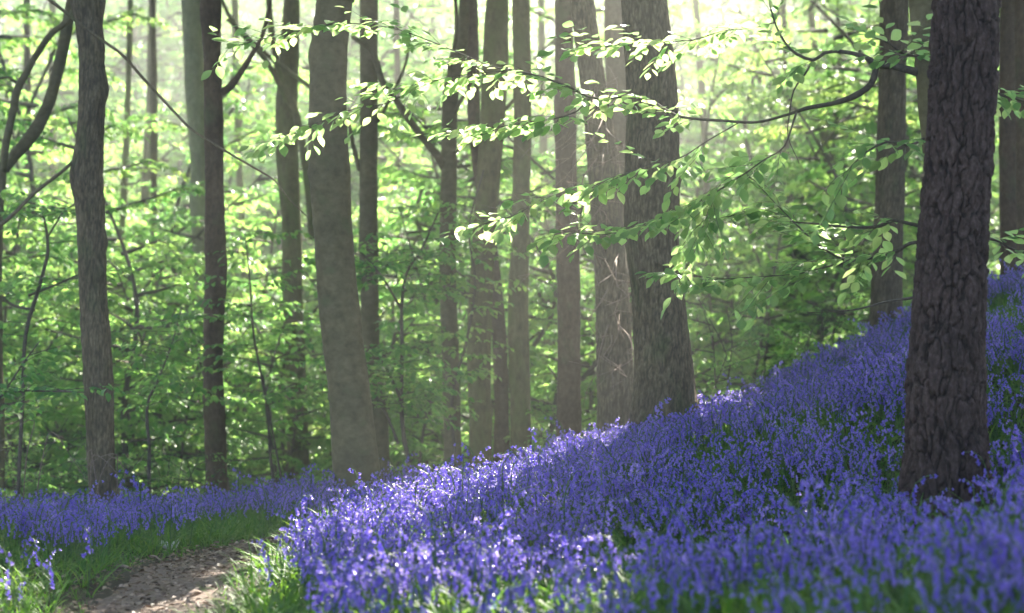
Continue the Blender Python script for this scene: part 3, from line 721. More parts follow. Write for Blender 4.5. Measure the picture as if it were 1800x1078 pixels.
# ------------------------------------------------------------------ young trees and shrubs (shared meshes)
def make_sapling(seed, H, spread, nl, leaf, stems=2, mat='leaf', low=.12, dens=1.0):
    rng = np.random.default_rng(seed)
    wood = MB(); LV = []
    sts = []
    for s in range(stems):
        a = rng.random() * 6.28; lean = rng.uniform(.05, .28) * H
        pts = [np.array([0, 0, -.2])]
        for t in (.2, .45, .7, 1.0):
            pts.append(np.array([math.cos(a) * lean * t, math.sin(a) * lean * t, H * t * rng.uniform(.85, 1)]) + rng.normal(0, .07 * H * t, 3) * [1, 1, .2])
        add_tube(wood, pts, np.linspace(.009 * H, .002 * H, 5), 6, .2)
        sts.append(np.array(pts))
    for k in range(nl):
        st = sts[k % stems]; t = low + (1 - low) * ((k + rng.random()) / nl)
        z = t * 4; i = min(int(z), 3); p = st[i] + (st[i + 1] - st[i]) * (z - i)
        a = k * 2.4 + rng.normal(0, .4); L = spread * (1 - .55 * t) * rng.uniform(.6, 1.15)
        d = np.array([math.cos(a), math.sin(a), rng.uniform(.0, .35)])
        sd = np.array([-d[1], d[0], 0]) * rng.normal(0, .18)
        pl = np.array([p, p + d * L * .35 + sd * L * .3, p + (d * .7 + sd) * L + [0, 0, .02 * L], p + (d + sd) * L - [0, 0, .14 * L]])
        add_tube(wood, pl, np.linspace(.0042 * H, .0008 * H, 4), 4)
        LV.append(spray(pl, rng, twig_len=.42 * spread / 1.6, twig_step=.075 / dens, leaf_step=.046, leaf=leaf, start=.12))
    pos, d, n, sz = cat(LV)
    V, F = leaf_quads(pos, d, n, sz)
    cl = fbm(pos * 1.7, 2, seed)
    var = np.repeat(np.clip(rng.random(len(pos)) * .5 + cl * .9 - .2, 0, 1), 2)
    return wood.mesh('trunk', M['twig']), mesh_np('crown', V, F, M[mat], False, var)

SAP = [make_sapling(300 + i, H, sp, nl, lf, st) for i, (H, sp, nl, lf, st) in enumerate([(5.5, 1.9, 34, .108, 2), (6.5, 2.1, 38, .112, 1), (4.5, 1.8, 30, .105, 3), (7.0, 2.3, 42, .112, 2), (5.0, 2.0, 32, .108, 2)])]
LOW = [make_sapling(350 + i, H, sp, nl, lf, st, mat, .05, 1.2) for i, (H, sp, nl, lf, st, mat) in enumerate([(1.3, .9, 22, .055, 4, 'leaf'), (1.0, .8, 20, .05, 4, 'dark_leaf'), (1.6, 1.0, 26, .06, 3, 'leaf'), (1.2, .9, 24, .05, 5, 'dark_leaf')])]

def put(name, pair, x, y, sc, rz, label, cat_, group, dz=0):
    root = link(name, None, loc=(x, y, gz1(x, y) + dz)); root.rotation_euler.z = rz; root.scale = (sc, sc, sc)
    link('trunk', pair[0], root); tag(link('crown', pair[1], root), kind='stuff')
    return tag(root, label, cat_, group)

rng = np.random.default_rng(77)
pts = []
def far_enough(x, y, m):
    return all((x - a) ** 2 + (y - b) ** 2 > (m + c) ** 2 for a, b, c in pts)
zones = [  # D0, D1, count, scale, min spacing
    (20.5, 27, 34, (.7, 1.1), .62), (27, 36, 52, (.9, 1.6), .8), (36, 50, 64, (1.3, 2.1), 1.0), (50, 72, 60, (1.8, 2.7), 1.6), (72, 105, 50, (2.3, 3.3), 2.4)]
nsap = 0
for z, (d0, d1, cnt, (s0, s1), ms) in enumerate(zones):
    made = tries = 0
    while made < cnt and tries < 4000:
        tries += 1
        D = math.sqrt(rng.uniform(d0 ** 2, d1 ** 2)); x = rng.uniform(-.335, .335) * D
        if not far_enough(x, D, ms * .5): continue
        g = gz1(x, D)
        sc = rng.uniform(s0, s1)
        if z == 0 and x > 2.2: continue
        pts.append((x, D, ms * .5)); made += 1; nsap += 1
        k = int(rng.integers(0, len(SAP)))
        if z < 3: lab, grp = ('bright young beech close ' if z < 1 else 'young beech growing deeper ' if z < 2 else 'taller valley-floor beech ') + beyond(x, D), 'young beeches in the valley'
        else: lab, grp = ('hazy far-slope tree ' if z < 4 else 'palest hilltop tree ') + beyond(x, D), 'leafy trees on the far valley side'
        put('sapling' if z < 3 else 'valley_tree', SAP[k], x, D, sc, rng.uniform(0, 6.28), lab, 'tree', grp)
for px_, D_, s_ in [(1250, 25, 1.15), (1310, 28, 1.35), (1370, 25.5, 1.1), (1430, 29, 1.45), (1490, 26, 1.2), (1270, 32, 1.6), (1400, 33, 1.7), (1180, 29, 1.4), (700, 27, 1.25), (450, 26, 1.2), (230, 24, 1.1), (90, 25, 1.2), (300, 29, 1.5), (570, 30, 1.5), (950, 28, 1.3)]:
    x_ = (px_ - 900) / FPX * D_
    put('sapling', SAP[int(rng.integers(0, 5))], x_, D_, s_, rng.uniform(0, 6.28), 'tall leafy young beech ' + beyond(x_, D_), 'tree', 'young beeches in the valley')
# low shrubs just behind the flower edge
nlow = 0
for (x0, x1, y0, y1, cnt) in [(-6.5, -2.6, 15.5, 19.5, 26), (-2.6, .6, 16.5, 20, 12), (.6, 2.6, 16.5, 20, 7), (2.0, 4.6, 17.6, 22, 18), (4.2, 7.5, 20, 25, 14), (-9, 9, 20, 30, 40)]:
    for i in range(cnt):
        x, y = rng.uniform(x0, x1), rng.uniform(y0, y1)
        k = int(rng.integers(0, 4)); nlow += 1
        lab = ('low dark shrub ' if k in (1, 3) else 'low light-green shrub ') + beyond(x, y)
        put('low_shrub', LOW[k], x, y, rng.uniform(.7, 1.15), rng.uniform(0, 6.28), lab, 'shrub', 'low dark shrubs behind the flowers' if k in (1, 3) else 'low light green shrubs behind the flowers')

# saplings with stems one can follow
def traced_sapling(name, label, D, stems, nl, spread, leaf, seed, zlo=.3):
    rng = np.random.default_rng(seed)
    base = PW(stems[0][0][0], stems[0][0][1], D); g = gz1(base[0], base[1])
    root = link(name, None, loc=(base[0], base[1], g)); off = np.array(root.location)
    LV = []; tw = MB()
    for si, st in enumerate(stems):
        P = np.array([PW(x, y, D + dd) for x, y, w, dd in st]); r = np.array([w / 2 / FPX * D for x, y, w, dd in st])
        if si == 0: P = np.vstack([[P[0, 0], P[0, 1], g - .1], P]); r = np.append(r[0], r)
        wb = MB(); add_tube(wb, P, r, 7, .06, .1, seed)
        link('stem', wb.mesh('stem', M['twig'], off), root)
        for k in range(nl if si == 0 else nl // 2):
            t = zlo + (1 - zlo) * rng.random(); z = t * (len(P) - 1); i = min(int(z), len(P) - 2); p = P[i] + (P[i + 1] - P[i]) * (z - i)
            a = rng.random() * 6.28; L = spread * rng.uniform(.5, 1.1)
            d = np.array([math.cos(a), math.sin(a), rng.uniform(0, .3)])
            pl = np.array([p, p + d * L * .4, p + d * L * .75, p + d * L - [0, 0, .12 * L]])
            add_tube(tw, pl, [.004, .003, .002, .001], 4)
            LV.append(spray(pl, rng, twig_len=.3, twig_step=.09, leaf_step=.055, leaf=leaf, start=.2))
    pos, d, n, sz = cat(LV)
    V, q, tr = leaf_hex(pos - off, d, n, sz)
    v = rng.random(len(pos)) * .6 + fbm(pos * 2, 2, seed) * .4
    var = np.concatenate([np.repeat(v, 2), np.repeat(v, 2)])
    tag(link('foliage', mesh_np('foliage', V, [q, tr], M['leaf'], True, var), root), kind='stuff')
    tag(link('twigs', tw.mesh('twigs', M['twig'], off), root), kind='stuff')
    return tag(root, label, 'tree')
traced_sapling('sapling', 'leafy sapling with crooked dark stem beside the leaning beech', 17,
    [[(718, 825, 8, 0), (710, 770, 8, 0), (705, 700, 8, 0), (707, 620, 7, 0), (706, 540, 6, 0), (715, 480, 5, .1), (740, 440, 4, .2), (770, 375, 3, .3)],
     [(704, 700, 6, 0), (690, 670, 5, -.2), (675, 640, 4, -.4), (650, 610, 3, -.5)], [(706, 545, 5, 0), (680, 500, 4, -.1), (655, 465, 4, -.1), (630, 440, 3, -.1)], [(700, 780, 6, 0), (680, 730, 5, .1), (655, 690, 4, .2), (645, 665, 3, .2)]], 34, .85, .085, 501)
traced_sapling('sapling', 'wispy sapling with paired thin stems between two brown trunks', 17.2,
    [[(482, 870, 6, 0), (475, 800, 6, 0), (470, 720, 5, 0), (455, 640, 4, 0), (445, 580, 4, 0), (438, 480, 3, .1), (430, 410, 2, .2)], [(498, 860, 5, 0), (485, 790, 4, 0), (472, 720, 4, 0), (462, 660, 3, 0)]], 24, .75, .085, 502, .45)
traced_sapling('sapling', 'spindly sapling with one wavy stem behind the grass verge', 16.2,
    [[(262, 830, 7, 0), (262, 780, 6, 0), (258, 735, 6, 0), (262, 700, 5, 0), (275, 675, 4, 0), (300, 610, 3, 0), (320, 540, 2, .1)]], 22, .75, .085, 503, .5)
traced_sapling('sapling', 'light green sapling reaching over the bluebells by the knobbly trunk', 13.4,
    [[(-60, 880, 7, .4), (-50, 780, 6, .3), (-30, 720, 5, .2), (20, 690, 4, 0), (90, 688, 3, -.2), (150, 690, 2, -.3)], [(-50, 760, 5, .3), (0, 700, 4, .3), (40, 640, 3, .3), (70, 600, 2, .3)]], 12, .5, .085, 504, .45)
traced_sapling('sapling', 'thin dark crooked sapling left of the knobbly trunk', 15.5,
    [[(30, 900, 7, 0), (40, 700, 7, 0), (45, 590, 7, 0), (70, 500, 7, 0), (84, 440, 6, 0), (78, 385, 4, 0), (74, 380, 3, 0)], [(50, 520, 5, 0), (100, 500, 4, 0), (140, 482, 3, .1)], [(82, 420, 4, 0), (110, 375, 3, 0), (130, 360, 2, .1)], [(60, 545, 5, 0), (20, 535, 5, .3), (-20, 500, 4, .5)]], 12, .7, .085, 505, .4)
traced_sapling('sapling', 'drooping sapling whose lower leaves brush the slender grey trunk', 17.6,
    [[(800, 830, 6, 0), (795, 700, 6, 0), (820, 600, 5, -.2), (835, 500, 4, -.3), (825, 400, 3, -.3), (850, 300, 3, -.3)]], 26, .7, .085, 506, .3)

# ------------------------------------------------------------------ the leafy beech by the pine: branches over the view
def leaf_template(seed):
    rng = np.random.default_rng(seed)
    xs = np.array([0, .10, .28, .5, .72, .9, 1.0]); w = np.array([.02, .15, .29, .335, .25, .10, .0]) * rng.uniform(.92, 1.08)
    V, F = [], []
    cu = rng.uniform(.05, .16)
    for i, x in enumerate(xs):
        z = -cu * (x * x) * .9
        for j, s in enumerate((-1, -.5, 0, .5, 1)):
            V.append([x, s * w[i], z + abs(s) * w[i] * .22 + (.012 if (i % 2 and j % 4 == 0) else 0)])
    for i in range(len(xs) - 1):
        for j in range(4):
            a = i * 5 + j; F.append([a, a + 1, a + 6, a + 5])
    n = len(V)
    V += [[-.22, -.008, .0], [-.22, .008, .0], [0, .008, 0], [0, -.008, 0]]; F.append([n, n + 3, n + 2, n + 1])
    return mesh_np('leaf', V, np.array(F), M['near_leaf'], True, np.full(len(F), rng.uniform(.25, .75)))
LEAF = [leaf_template(600 + i) for i in range(6)]

bt, boff, bP, br = tree('leafy_beech_tree', 'smooth grey-green tree behind the pine spreading leafy boughs across the view', 9.6,
     [(-40, 1590, 1640), (0, 1595, 1641), (60, 1602, 1643), (130, 1612, 1646), (200, 1618, 1648), (300, 1624, 1654), (500, 1634, 1664), (700, 1640, 1674), (900, 1646, 1682)],
     'beech', 31, ns=40, step=.04, height=7.5, crown=(6.2, 1.5, 1.1, 1500), flare=.15)
BR = [  # (pixel x, row, distance, width px)
    [(1628, 131, 9.6, 19), (1600, 124, 9.6, 15), (1570, 116, 9.65, 14), (1540, 113, 9.7, 14), (1520, 100, 9.7, 9), (1480, 91, 9.75, 9), (1450, 93, 9.8, 8), (1430, 106, 9.8, 8), (1400, 95, 9.8, 7), (1380, 75, 9.8, 7), (1362, 40, 9.85, 6), (1352, 0, 9.9, 6), (1345, -40, 9.9, 5)],
    [(1541, 114, 9.7, 12), (1531, 148, 9.7, 12), (1500, 170, 9.75, 12), (1460, 183, 9.8, 11), (1420, 190, 9.9, 10), (1380, 203, 10.0, 9), (1330, 215, 10.1, 9), (1280, 213, 10.2, 9), (1200, 206, 10.3, 9), (1165, 190, 10.4, 9), (1150, 180, 10.4, 9), (1100, 171, 10.5, 8), (1042, 172, 10.6, 7), (1000, 153, 10.7, 7), (950, 135, 10.8, 6), (905, 124, 10.9, 5), (860, 115, 11, 4), (770, 78, 11.1, 4), (700, 52, 11.1, 3), (655, 45, 11.1, 3), (600, 42, 11.2, 2), (500, 60, 11.2, 2), (400, 85, 11.2, 1.5)],
    [(1429, 106, 9.8, 5), (1415, 130, 9.8, 5), (1395, 160, 9.8, 5), (1388, 200, 9.8, 4), (1385, 240, 9.8, 3), (1405, 287, 9.8, 2)],
    [(1042, 171, 10.6, 6), (1030, 178, 10.6, 5), (1015, 195, 10.6, 5), (980, 208, 10.7, 4), (930, 215, 10.8, 3), (860, 226, 10.9, 3), (780, 240, 11, 2)],
    [(905, 124, 10.9, 3), (850, 128, 11, 3), (780, 138, 11.1, 3), (730, 158, 11.2, 3), (675, 183, 11.2, 3), (630, 190, 11.2, 2), (560, 215, 11.2, 2), (450, 268, 11.3, 1.5)],
    [(1400, 198, 9.9, 5), (1378, 258, 9.8, 5), (1345, 280, 9.8, 5), (1290, 318, 9.9, 5), (1230, 355, 10, 4), (1180, 380, 10, 4), (1120, 405, 10.1, 3), (1040, 412, 10.2, 2), (980, 405, 10.2, 2)],
    [(1300, 215, 10.1, 4), (1240, 250, 10.0, 4), (1195, 278, 10, 4), (1140, 290, 10, 3), (1090, 310, 10.1, 3), (1040, 335, 10.2, 2), (960, 350, 10.3, 2), (900, 380, 10.3, 2), (830, 400, 10.4, 1.5)],
    [(1640, 400, 9.6, 8), (1612, 396, 9.7, 7), (1570, 388, 9.8, 6), (1545, 398, 9.9, 6), (1500, 400, 10, 5), (1440, 394, 10.1, 5), (1380, 388, 10.2, 4), (1325, 370, 10.2, 3), (1280, 382, 10.2, 2)],
    [(1642, 425, 9.6, 7), (1600, 428, 9.7, 6), (1570, 445, 9.8, 6), (1510, 457, 9.9, 6), (1480, 455, 10, 6), (1440, 432, 10, 5), (1410, 405, 10, 4), (1370, 365, 10.1, 3), (1325, 318, 10.1, 3), (1300, 300, 10.1, 2)],
    [(1505, 458, 9.9, 4), (1450, 470, 10, 4), (1400, 482, 10, 3), (1330, 487, 10, 2), (1270, 490, 10.1, 2), (1180, 480, 9.9, 2)],
    [(1362, 40, 9.85, 4), (1320, 50, 9.9, 3), (1270, 55, 10, 3), (1220, 70, 10.1, 3), (1150, 75, 10.2, 2), (1080, 80, 10.3, 2), (1010, 85, 10.4, 1.5)],
    [(1300, 300, 10.1, 3), (1262, 330, 10.1, 3), (1235, 400, 10.0, 2), (1222, 440, 9.9, 2), (1205, 478, 9.9, 1.5)],
    [(1630, 240, 9.6, 6), (1600, 255, 9.5, 5), (1560, 250, 9.4, 4), (1520, 270, 9.4, 3), (1480, 310, 9.4, 2)],
    [(1625, 100, 9.6, 5), (1590, 95, 9.3, 4), (1560, 75, 9.2, 3), (1520, 60, 9.2, 2)],
    [(1655, 420, 9.6, 6), (1740, 420, 9.9, 5), (1770, 433, 9.9, 4), (1800, 445, 9.9, 3), (1830, 450, 9.9, 3)],
    [(1645, 130, 9.6, 6), (1730, 160, 9.9, 5), (1775, 170, 9.9, 4), (1820, 185, 9.9, 3)],
    [(1655, 500, 9.6, 6), (1620, 520, 9.5, 5), (1560, 530, 9.4, 4), (1500, 545, 9.4, 3), (1420, 550, 9.4, 2)],
]
rng = np.random.default_rng(901)
ALL = []
twb = MB()
for i, b in enumerate(BR):
    P = np.array([PW(x, y, d) for x, y, d, w in b]); r = np.array([max(w * (.55 if x < 1400 else .75 if x < 1500 else 1), 1.4) / 2 / FPX * d for x, y, d, w in b])
    m = MB(); add_tube(m, P, r, 8, .035, .10, 40 + i)
    link('branch', m.mesh('branch', M['twig'], boff), bt)
    s0 = {0: .45, 1: .26}.get(i, .15)
    step = {0: .10, 1: .05}.get(i, .050)
    if i in (2, 16): continue
    ALL.append(spray(P, rng, twig_len=.46, twig_step=step, leaf_step=.048, leaf=.090, droop=.06, start=s0, wood=twb, wr=.0022, hang=.36, vert=.22, end=.45))
pos, d, n, sz = cat(ALL)
keep = rng.random(len(pos)) < .92
pos, d, n, sz = pos[keep], d[keep], n[keep], sz[keep]
tag(link('twigs', twb.mesh('twigs', M['twig'], boff), bt), kind='stuff')
px = 900 + pos[:, 0] / pos[:, 1] * FPX; row = HOR + (CAM_Z - pos[:, 2]) / pos[:, 1] * FPX
inview = (px > 0) & (px < 1800) & (row > 0) & (row < 1078) & ~((px > 1600) & (px < 1750))
order = np.argsort(-np.where(inview, sz / pos[:, 1], 0) - rng.random(len(pos)) * .0012)
sel = order[:300]; rest = order[300:]
dd, nn, ss = leaf_frames(pos, d, n)
from mathutils import Matrix
for k in sel:
    o = link('leaf', LEAF[int(k) % 6], bt)
    mt = Matrix(((dd[k, 0], ss[k, 0], nn[k, 0]), (dd[k, 1], ss[k, 1], nn[k, 1]), (dd[k, 2], ss[k, 2], nn[k, 2])))
    o.location = pos[k] + dd[k] * .2 * sz[k] - boff; o.rotation_euler = mt.to_euler(); o.scale = (sz[k],) * 3
# the other leaves of this tree in one mesh of the same leaf shape
tv = np.empty(len(LEAF[0].vertices) * 3, np.float32); LEAF[0].vertices.foreach_get('co', tv); tv = tv.reshape(-1, 3)
tf = np.array([list(p.vertices) for p in LEAF[0].polygons])
RV = (pos[rest, None, :] - boff + dd[rest, None] * .2 * sz[rest, None, None]) + sz[rest, None, None] * (tv[None, :, 0:1] * dd[rest, None] + tv[None, :, 1:2] * ss[rest, None] + tv[None, :, 2:3] * nn[rest, None])
RF = tf[None] + (np.arange(len(rest)) * len(tv))[:, None, None]
tag(link('foliage', mesh_np('foliage', RV.reshape(-1, 3), RF.reshape(-1, 4), M['near_leaf'], True, np.repeat(rng.random(len(rest)), len(tf))), bt), kind='stuff')
print('near leaves', len(pos))

# dead twigs hanging on the twiggy trunk
tt = TREES['dark grey leaning trunk with dead twigs close behind the oak']; toff = np.array(tt.location)
for i in range(22):
    y0 = rng.uniform(150, 620); x0 = np.interp(y0, [0, 300, 700], [1022, 1062, 1082]) + rng.uniform(-10, 25)
    P = [PW(x0, y0, 15.1)]
    dx, dy = rng.uniform(-26, 16), rng.uniform(14, 34)
    if i % 3 == 0: dy = -dy
    for k in range(5):
        dx += rng.normal(0, 7); P.append(PW(x0 + dx * (k + 1) * .8, y0 + dy * (k + 1), 14.6 - .05 * k + rng.normal(0, .05)))
    m = MB(); add_tube(m, P, np.linspace(.006, .0018, 6), 5, .06)
    for k in (2, 3, 4):
        add_tube(m, [P[k], P[k] + np.array([rng.normal(0, .08), rng.normal(0, .06), rng.normal(0, .06)]), P[k] + rng.normal(0, .13, 3)], [.003, .002, .0015], 4)
    link('dead_twig', m.mesh('dead_twig', M['deadtwig'], toff), tt)

# bramble arcs at the foot of the knobbly trunk
m = MB()
bo = hit(185, 870)
root = link('bramble', None, loc=bo)
for x0, y0, x1, y1, x2, y2 in [(160, 870, 165, 800, 215, 845), (212, 870, 205, 800, 150, 822), (180, 875, 160, 790, 150, 815), (215, 880, 220, 830, 190, 800), (165, 880, 190, 810, 214, 815), (60, 880, 90, 760, 160, 860), (40, 860, 60, 740, 10, 770)]:
    m = MB(); D = 13.4
    add_tube(m, [PW(x0, y0 + 30, D), PW((x0 + x1) / 2 - 3, (y0 + y1) / 2, D - .1), PW(x1, y1, D - .15), PW((x1 + x2) / 2, (y1 + y2) / 2 - 8, D - .2), PW(x2, y2, D - .2)], [.005, .005, .004, .003, .002], 5, .04)
    link('cane', m.mesh('cane', M['deadtwig'], bo), root)
tag(root, 'arching bare bramble canes at the foot of the knobbly trunk', 'bramble')

# ------------------------------------------------------------------ bluebells
def bell(P, d, L, rng):
    """flared hanging bell with six turned-back tips"""
    d = d / np.linalg.norm(d)
    u = np.cross(d, [.3, .9, .2]); u /= np.linalg.norm(u); w = np.cross(d, u)
    rings = [(0, .10), (.18, .24), (.72, .27), (.93, .40), (.84, .66)]
    V = []
    for i, (h, r) in enumerate(rings):
        for k in range(6):
            a = k * np.pi / 3
            if i == 4 and False: a += 0
            rr = r * L * (1 if i < 4 else 1)
            V.append(P + d * h * L + (u * math.cos(a) + w * math.sin(a)) * rr)
    F = list(grid_faces(4, 6))
    V = np.array(V)
    # tips: triangles between mouth points and the outer curl
    tip = []
    for k in range(6):
        tip.append([18 + k, 18 + (k + 1) % 6, 24 + k, 24 + k])
    return V, np.array(F), np.array(tip)[:, :3]

def bluebell_parts(seed):
    rng = np.random.default_rng(seed)
    H = rng.uniform(.24, .35); a = rng.uniform(-.1, .1)
    nod = rng.uniform(.045, .08)
    P = np.array([[0, 0, -.02], [.004, 0, H * .4], [.010, .003, H * .7], [nod * .45, 0, H * .9], [nod, 0, H * .985], [nod * 1.5, 0, H * .975]])
    sm = MB(); Ps, rs = resample(P, [.0034, .0031, .0027, .0022, .0016, .001], .03); add_tube(sm, Ps, rs, 5)
    fm = MB()
    nb = int(rng.integers(9, 15))
    V, r = resample(P, np.zeros(6), .004)
    for k in range(nb):
        t = .56 + .43 * (k / (nb - 1)); i = int(t * (len(V) - 1)); p = V[i]
        ang = rng.normal(0, .9); out = np.array([math.cos(ang), math.sin(ang), 0])
        ped = p + out * rng.uniform(.010, .020) + [0, 0, .004]
        dn = out * rng.uniform(.25, .75) + np.array([0, 0, -1.0]) + rng.normal(0, .15, 3)
        L = rng.uniform(.015, .021) * (1 - .3 * (k / nb))
        bv, bf, bt_ = bell(ped, dn, L * 1.05, rng)
        n0 = fm.n; fm.add(bv, bf); fm.F.setdefault(3, []).append(bt_ + n0)
        add_tube(sm, [p, ped], [.0012, .001], 3)
    return sm, fm

def strap_parts(seed, n, L0, L1, wide=.011, spread=1.0):
    rng = np.random.default_rng(seed); out = []
    for k in range(n):
        L = rng.uniform(L0, L1); a = rng.random() * 6.28; w = wide * rng.uniform(.7, 1.15)
        d = np.array([math.cos(a), math.sin(a), 0]); s = np.array([-d[1], d[0], 0])
        up = rng.uniform(1.2, 3.6) / spread; V = []; p = d * rng.uniform(0, .02) + [0, 0, -.02]
        el = math.atan(up); ns = 6; bend = rng.uniform(.07, .30) * spread
        for i in range(ns + 1):
            t = i / ns; ww = w * (.55 + .6 * t if t < .5 else .85 * (1 - ((t - .5) / .5) ** 2.2) + .01)
            V.append(p - s * ww * .5 + [0, 0, ww * .2]); V.append(p.copy()); V.append(p + s * ww * .5 + [0, 0, ww * .2])
            p = p + (d * math.cos(el) + np.array([0, 0, math.sin(el)])) * L / ns; el -= bend
        F = []
        for i in range(ns):
            for j in (0, 1):
                q = i * 3 + j; F.append([q, q + 1, q + 4, q + 3])
        out.append((np.array(V), np.array(F)))
    return out

TPL = bpy.data.collections.new('templates_bluebell')
TPL2 = bpy.data.collections.new('templates_straps')
PARTS = []
for i in range(7):
    sm, fm = bluebell_parts(700 + i)
    sv, sf = sm.arrays(); fv, ff = fm.arrays()
    stem = mesh_np('stem', sv, sf, M['stem'], True, np.full(sum(len(f) for f in sf), .5))
    fvn = sum(len(f) for f in ff)
    fvar = np.random.default_rng(i).random(fvn) * .5 + .25
    head = mesh_np('flower_head', fv, ff, M['bell'], False, fvar)
    lv = [mesh_np('leaf', a, b, M['strap'], True, np.full(len(b), .4 + .1 * j)) for j, (a, b) in enumerate(strap_parts(720 + i, 3, .18, .27))]
    PARTS.append((stem, head, lv))
    V = np.concatenate([sv, fv]); F = sf + [f + len(sv) for f in ff]
    ns_ = sum(len(f) for f in sf)
    me = mesh_np('bluebell', V, F, [M['stem'], M['bell']], False, np.r_[np.full(ns_, .5), fvar], np.r_[np.zeros(ns_), np.ones(fvn)])
    o = bpy.data.objects.new('bluebell_%02d' % i, me); TPL.objects.link(o)
for i in range(5):
    mb = MB()
    for a_, b_ in strap_parts(760 + i, 7, .16, .30, .012, 1.15): mb.add(a_, b_)
    V, F = mb.arrays()
    v = np.repeat(np.random.default_rng(i).random(7) * .7 + .1, 12)
    me = mesh_np('strap_tuft', V, F, M['strap'], True, v)
    o = bpy.data.objects.new('strap_%02d' % i, me); TPL2.objects.link(o)

def scatter_object(name, P, rot, scl, idx, coll, label, cat_):
    me = bpy.data.meshes.new(name)
    me.vertices.add(len(P)); me.vertices.foreach_set('co', np.asarray(P, np.float32).ravel())
    for nm, ty, data, key in (('rot', 'FLOAT_VECTOR', rot, 'vector'), ('scl', 'FLOAT', scl, 'value'), ('idx', 'INT', idx, 'value')):
        at = me.attributes.new(nm, ty, 'POINT')
        at.data.foreach_set(key, np.asarray(data, np.int32 if ty == 'INT' else np.float32).ravel())
    o = link(name, me)
    ng = bpy.data.node_groups.new(name + '_scatter', 'GeometryNodeTree')
    ng.interface.new_socket('Geometry', in_out='INPUT', socket_type='NodeSocketGeometry'); ng.interface.new_socket('Geometry', in_out='OUTPUT', socket_type='NodeSocketGeometry')
    gi = ng.nodes.new('NodeGroupInput'); go = ng.nodes.new('NodeGroupOutput')
    ci = ng.nodes.new('GeometryNodeCollectionInfo'); ci.inputs['Collection'].default_value = coll; ci.inputs['Separate Children'].default_value = True; ci.inputs['Reset Children'].default_value = True
    ip = ng.nodes.new('GeometryNodeInstanceOnPoints'); ip.inputs['Pick Instance'].default_value = True
    def na(n, t):
        a_ = ng.nodes.new('GeometryNodeInputNamedAttribute'); a_.data_type = t; a_.inputs['Name'].default_value = n
        return [s for s in a_.outputs if s.enabled][0]
    er = ng.nodes.new('FunctionNodeEulerToRotation')
    ng.links.new(na('rot', 'FLOAT_VECTOR'), er.inputs[0]); ng.links.new(er.outputs[0], ip.inputs['Rotation'])
    ng.links.new(na('scl', 'FLOAT'), ip.inputs['Scale']); ng.links.new(na('idx', 'INT'), ip.inputs['Instance Index'])
    ng.links.new(gi.outputs[0], ip.inputs['Points']); ng.links.new(ci.outputs[0], ip.inputs['Instance']); ng.links.new(ip.outputs[0], go.inputs[0])
    md = o.modifiers.new('scatter', 'NODES'); md.node_group = ng
    return tag(o, label, cat_, kind='stuff')

rng = np.random.default_rng(4242)
TRUNKS = [(TREES[k].location.x, TREES[k].location.y, r_) for k, r_ in (('thick pine trunk with dark flaky plated bark standing in the bluebells', .25), ('rough ridged oak trunk rising from the crest of the bluebell bank', .27), ('leaning smooth olive-grey beech trunk at the edge of the bluebells', .22), ('grey trunk with knobs and bulges beside the left end of the bluebells', .16), ('smooth grey-green tree behind the pine spreading leafy boughs across the view', .10))]
def spots(density, x0, x1, y0, y1):
    n = int(density * (x1 - x0) * (y1 - y0))
    x = rng.uniform(x0, x1, n); y = rng.uniform(y0, y1, n)
    k = np.abs(x) < .33 * y + .5
    x, y = x[k], y[k]
    for tx, ty, tr in TRUNKS:
        k = (x - tx) ** 2 + (y - ty) ** 2 > tr ** 2; x, y = x[k], y[k]
    return x, y
x, y = spots(250, -6, 7.2, 4.6, 19)
pd, ps = path_dist(x, y)
patch = fbm(np.c_[x * 1.1, y * .8, np.zeros(len(x))], 3, 9); patch2 = fbm(np.c_[x * 3.2, y * 2.4, np.zeros(len(x))], 3, 19)
dens = np.clip((patch2 - .36) * 4.6, .15, 1) * np.clip((patch - .30) * 4, .30, 1)
left = ps < 0
dens *= np.where(pd < .02, 0, 1)
dens *= np.where(left, np.clip((pd - .2) / .42, .04, 1), np.clip((pd - .18) / .45, .02, 1))
dens *= np.where(y > 16 + .25 * x, np.clip(1 - (y - 16 - .25 * x) / 2, 0, 1), 1)
hp0 = 900 + x / y * FPX
ns_d = np.sqrt(((STREAK[None, :, :2] - np.c_[x, y][:, None]) ** 2).sum(2)).min(1)
dens = np.where((ns_d < 1.1) & (pd > .4), np.maximum(dens, .85), dens)
dens *= np.where((hp0 > 1575) & (hp0 < 1760) & (y > 6.2) & (y < 8.6), .22, 1)
dens *= np.where((pd < .55) & (y < 7.2) & ~left, 0, 1)
k = rng.random(len(x)) < dens
x, y = x[k], y[k]
z = gz(x, y)
sc = rng.uniform(.68, 1.12, len(x)) * np.where(rng.random(len(x)) < .09, 1.3, 1)
rz = rng.random(len(x)) * 6.28; tx_, ty_ = rng.normal(0, .10, len(x)), rng.normal(0, .10, len(x))
ix = rng.integers(0, 7, len(x))
hr = HOR + (CAM_Z - z - .25 * sc) / y * FPX; hp = 900 + x / y * FPX
cand = (hp > 10) & (hp < 1790) & (hr > 0) & (hr < 1072) & ~((hp > 1590) & (hp < 1745) & (y > 8.3))
order = np.argsort(np.where(cand, y / sc, 99))
near = order[:300]; isnear = np.zeros(len(x), bool); isnear[near] = True
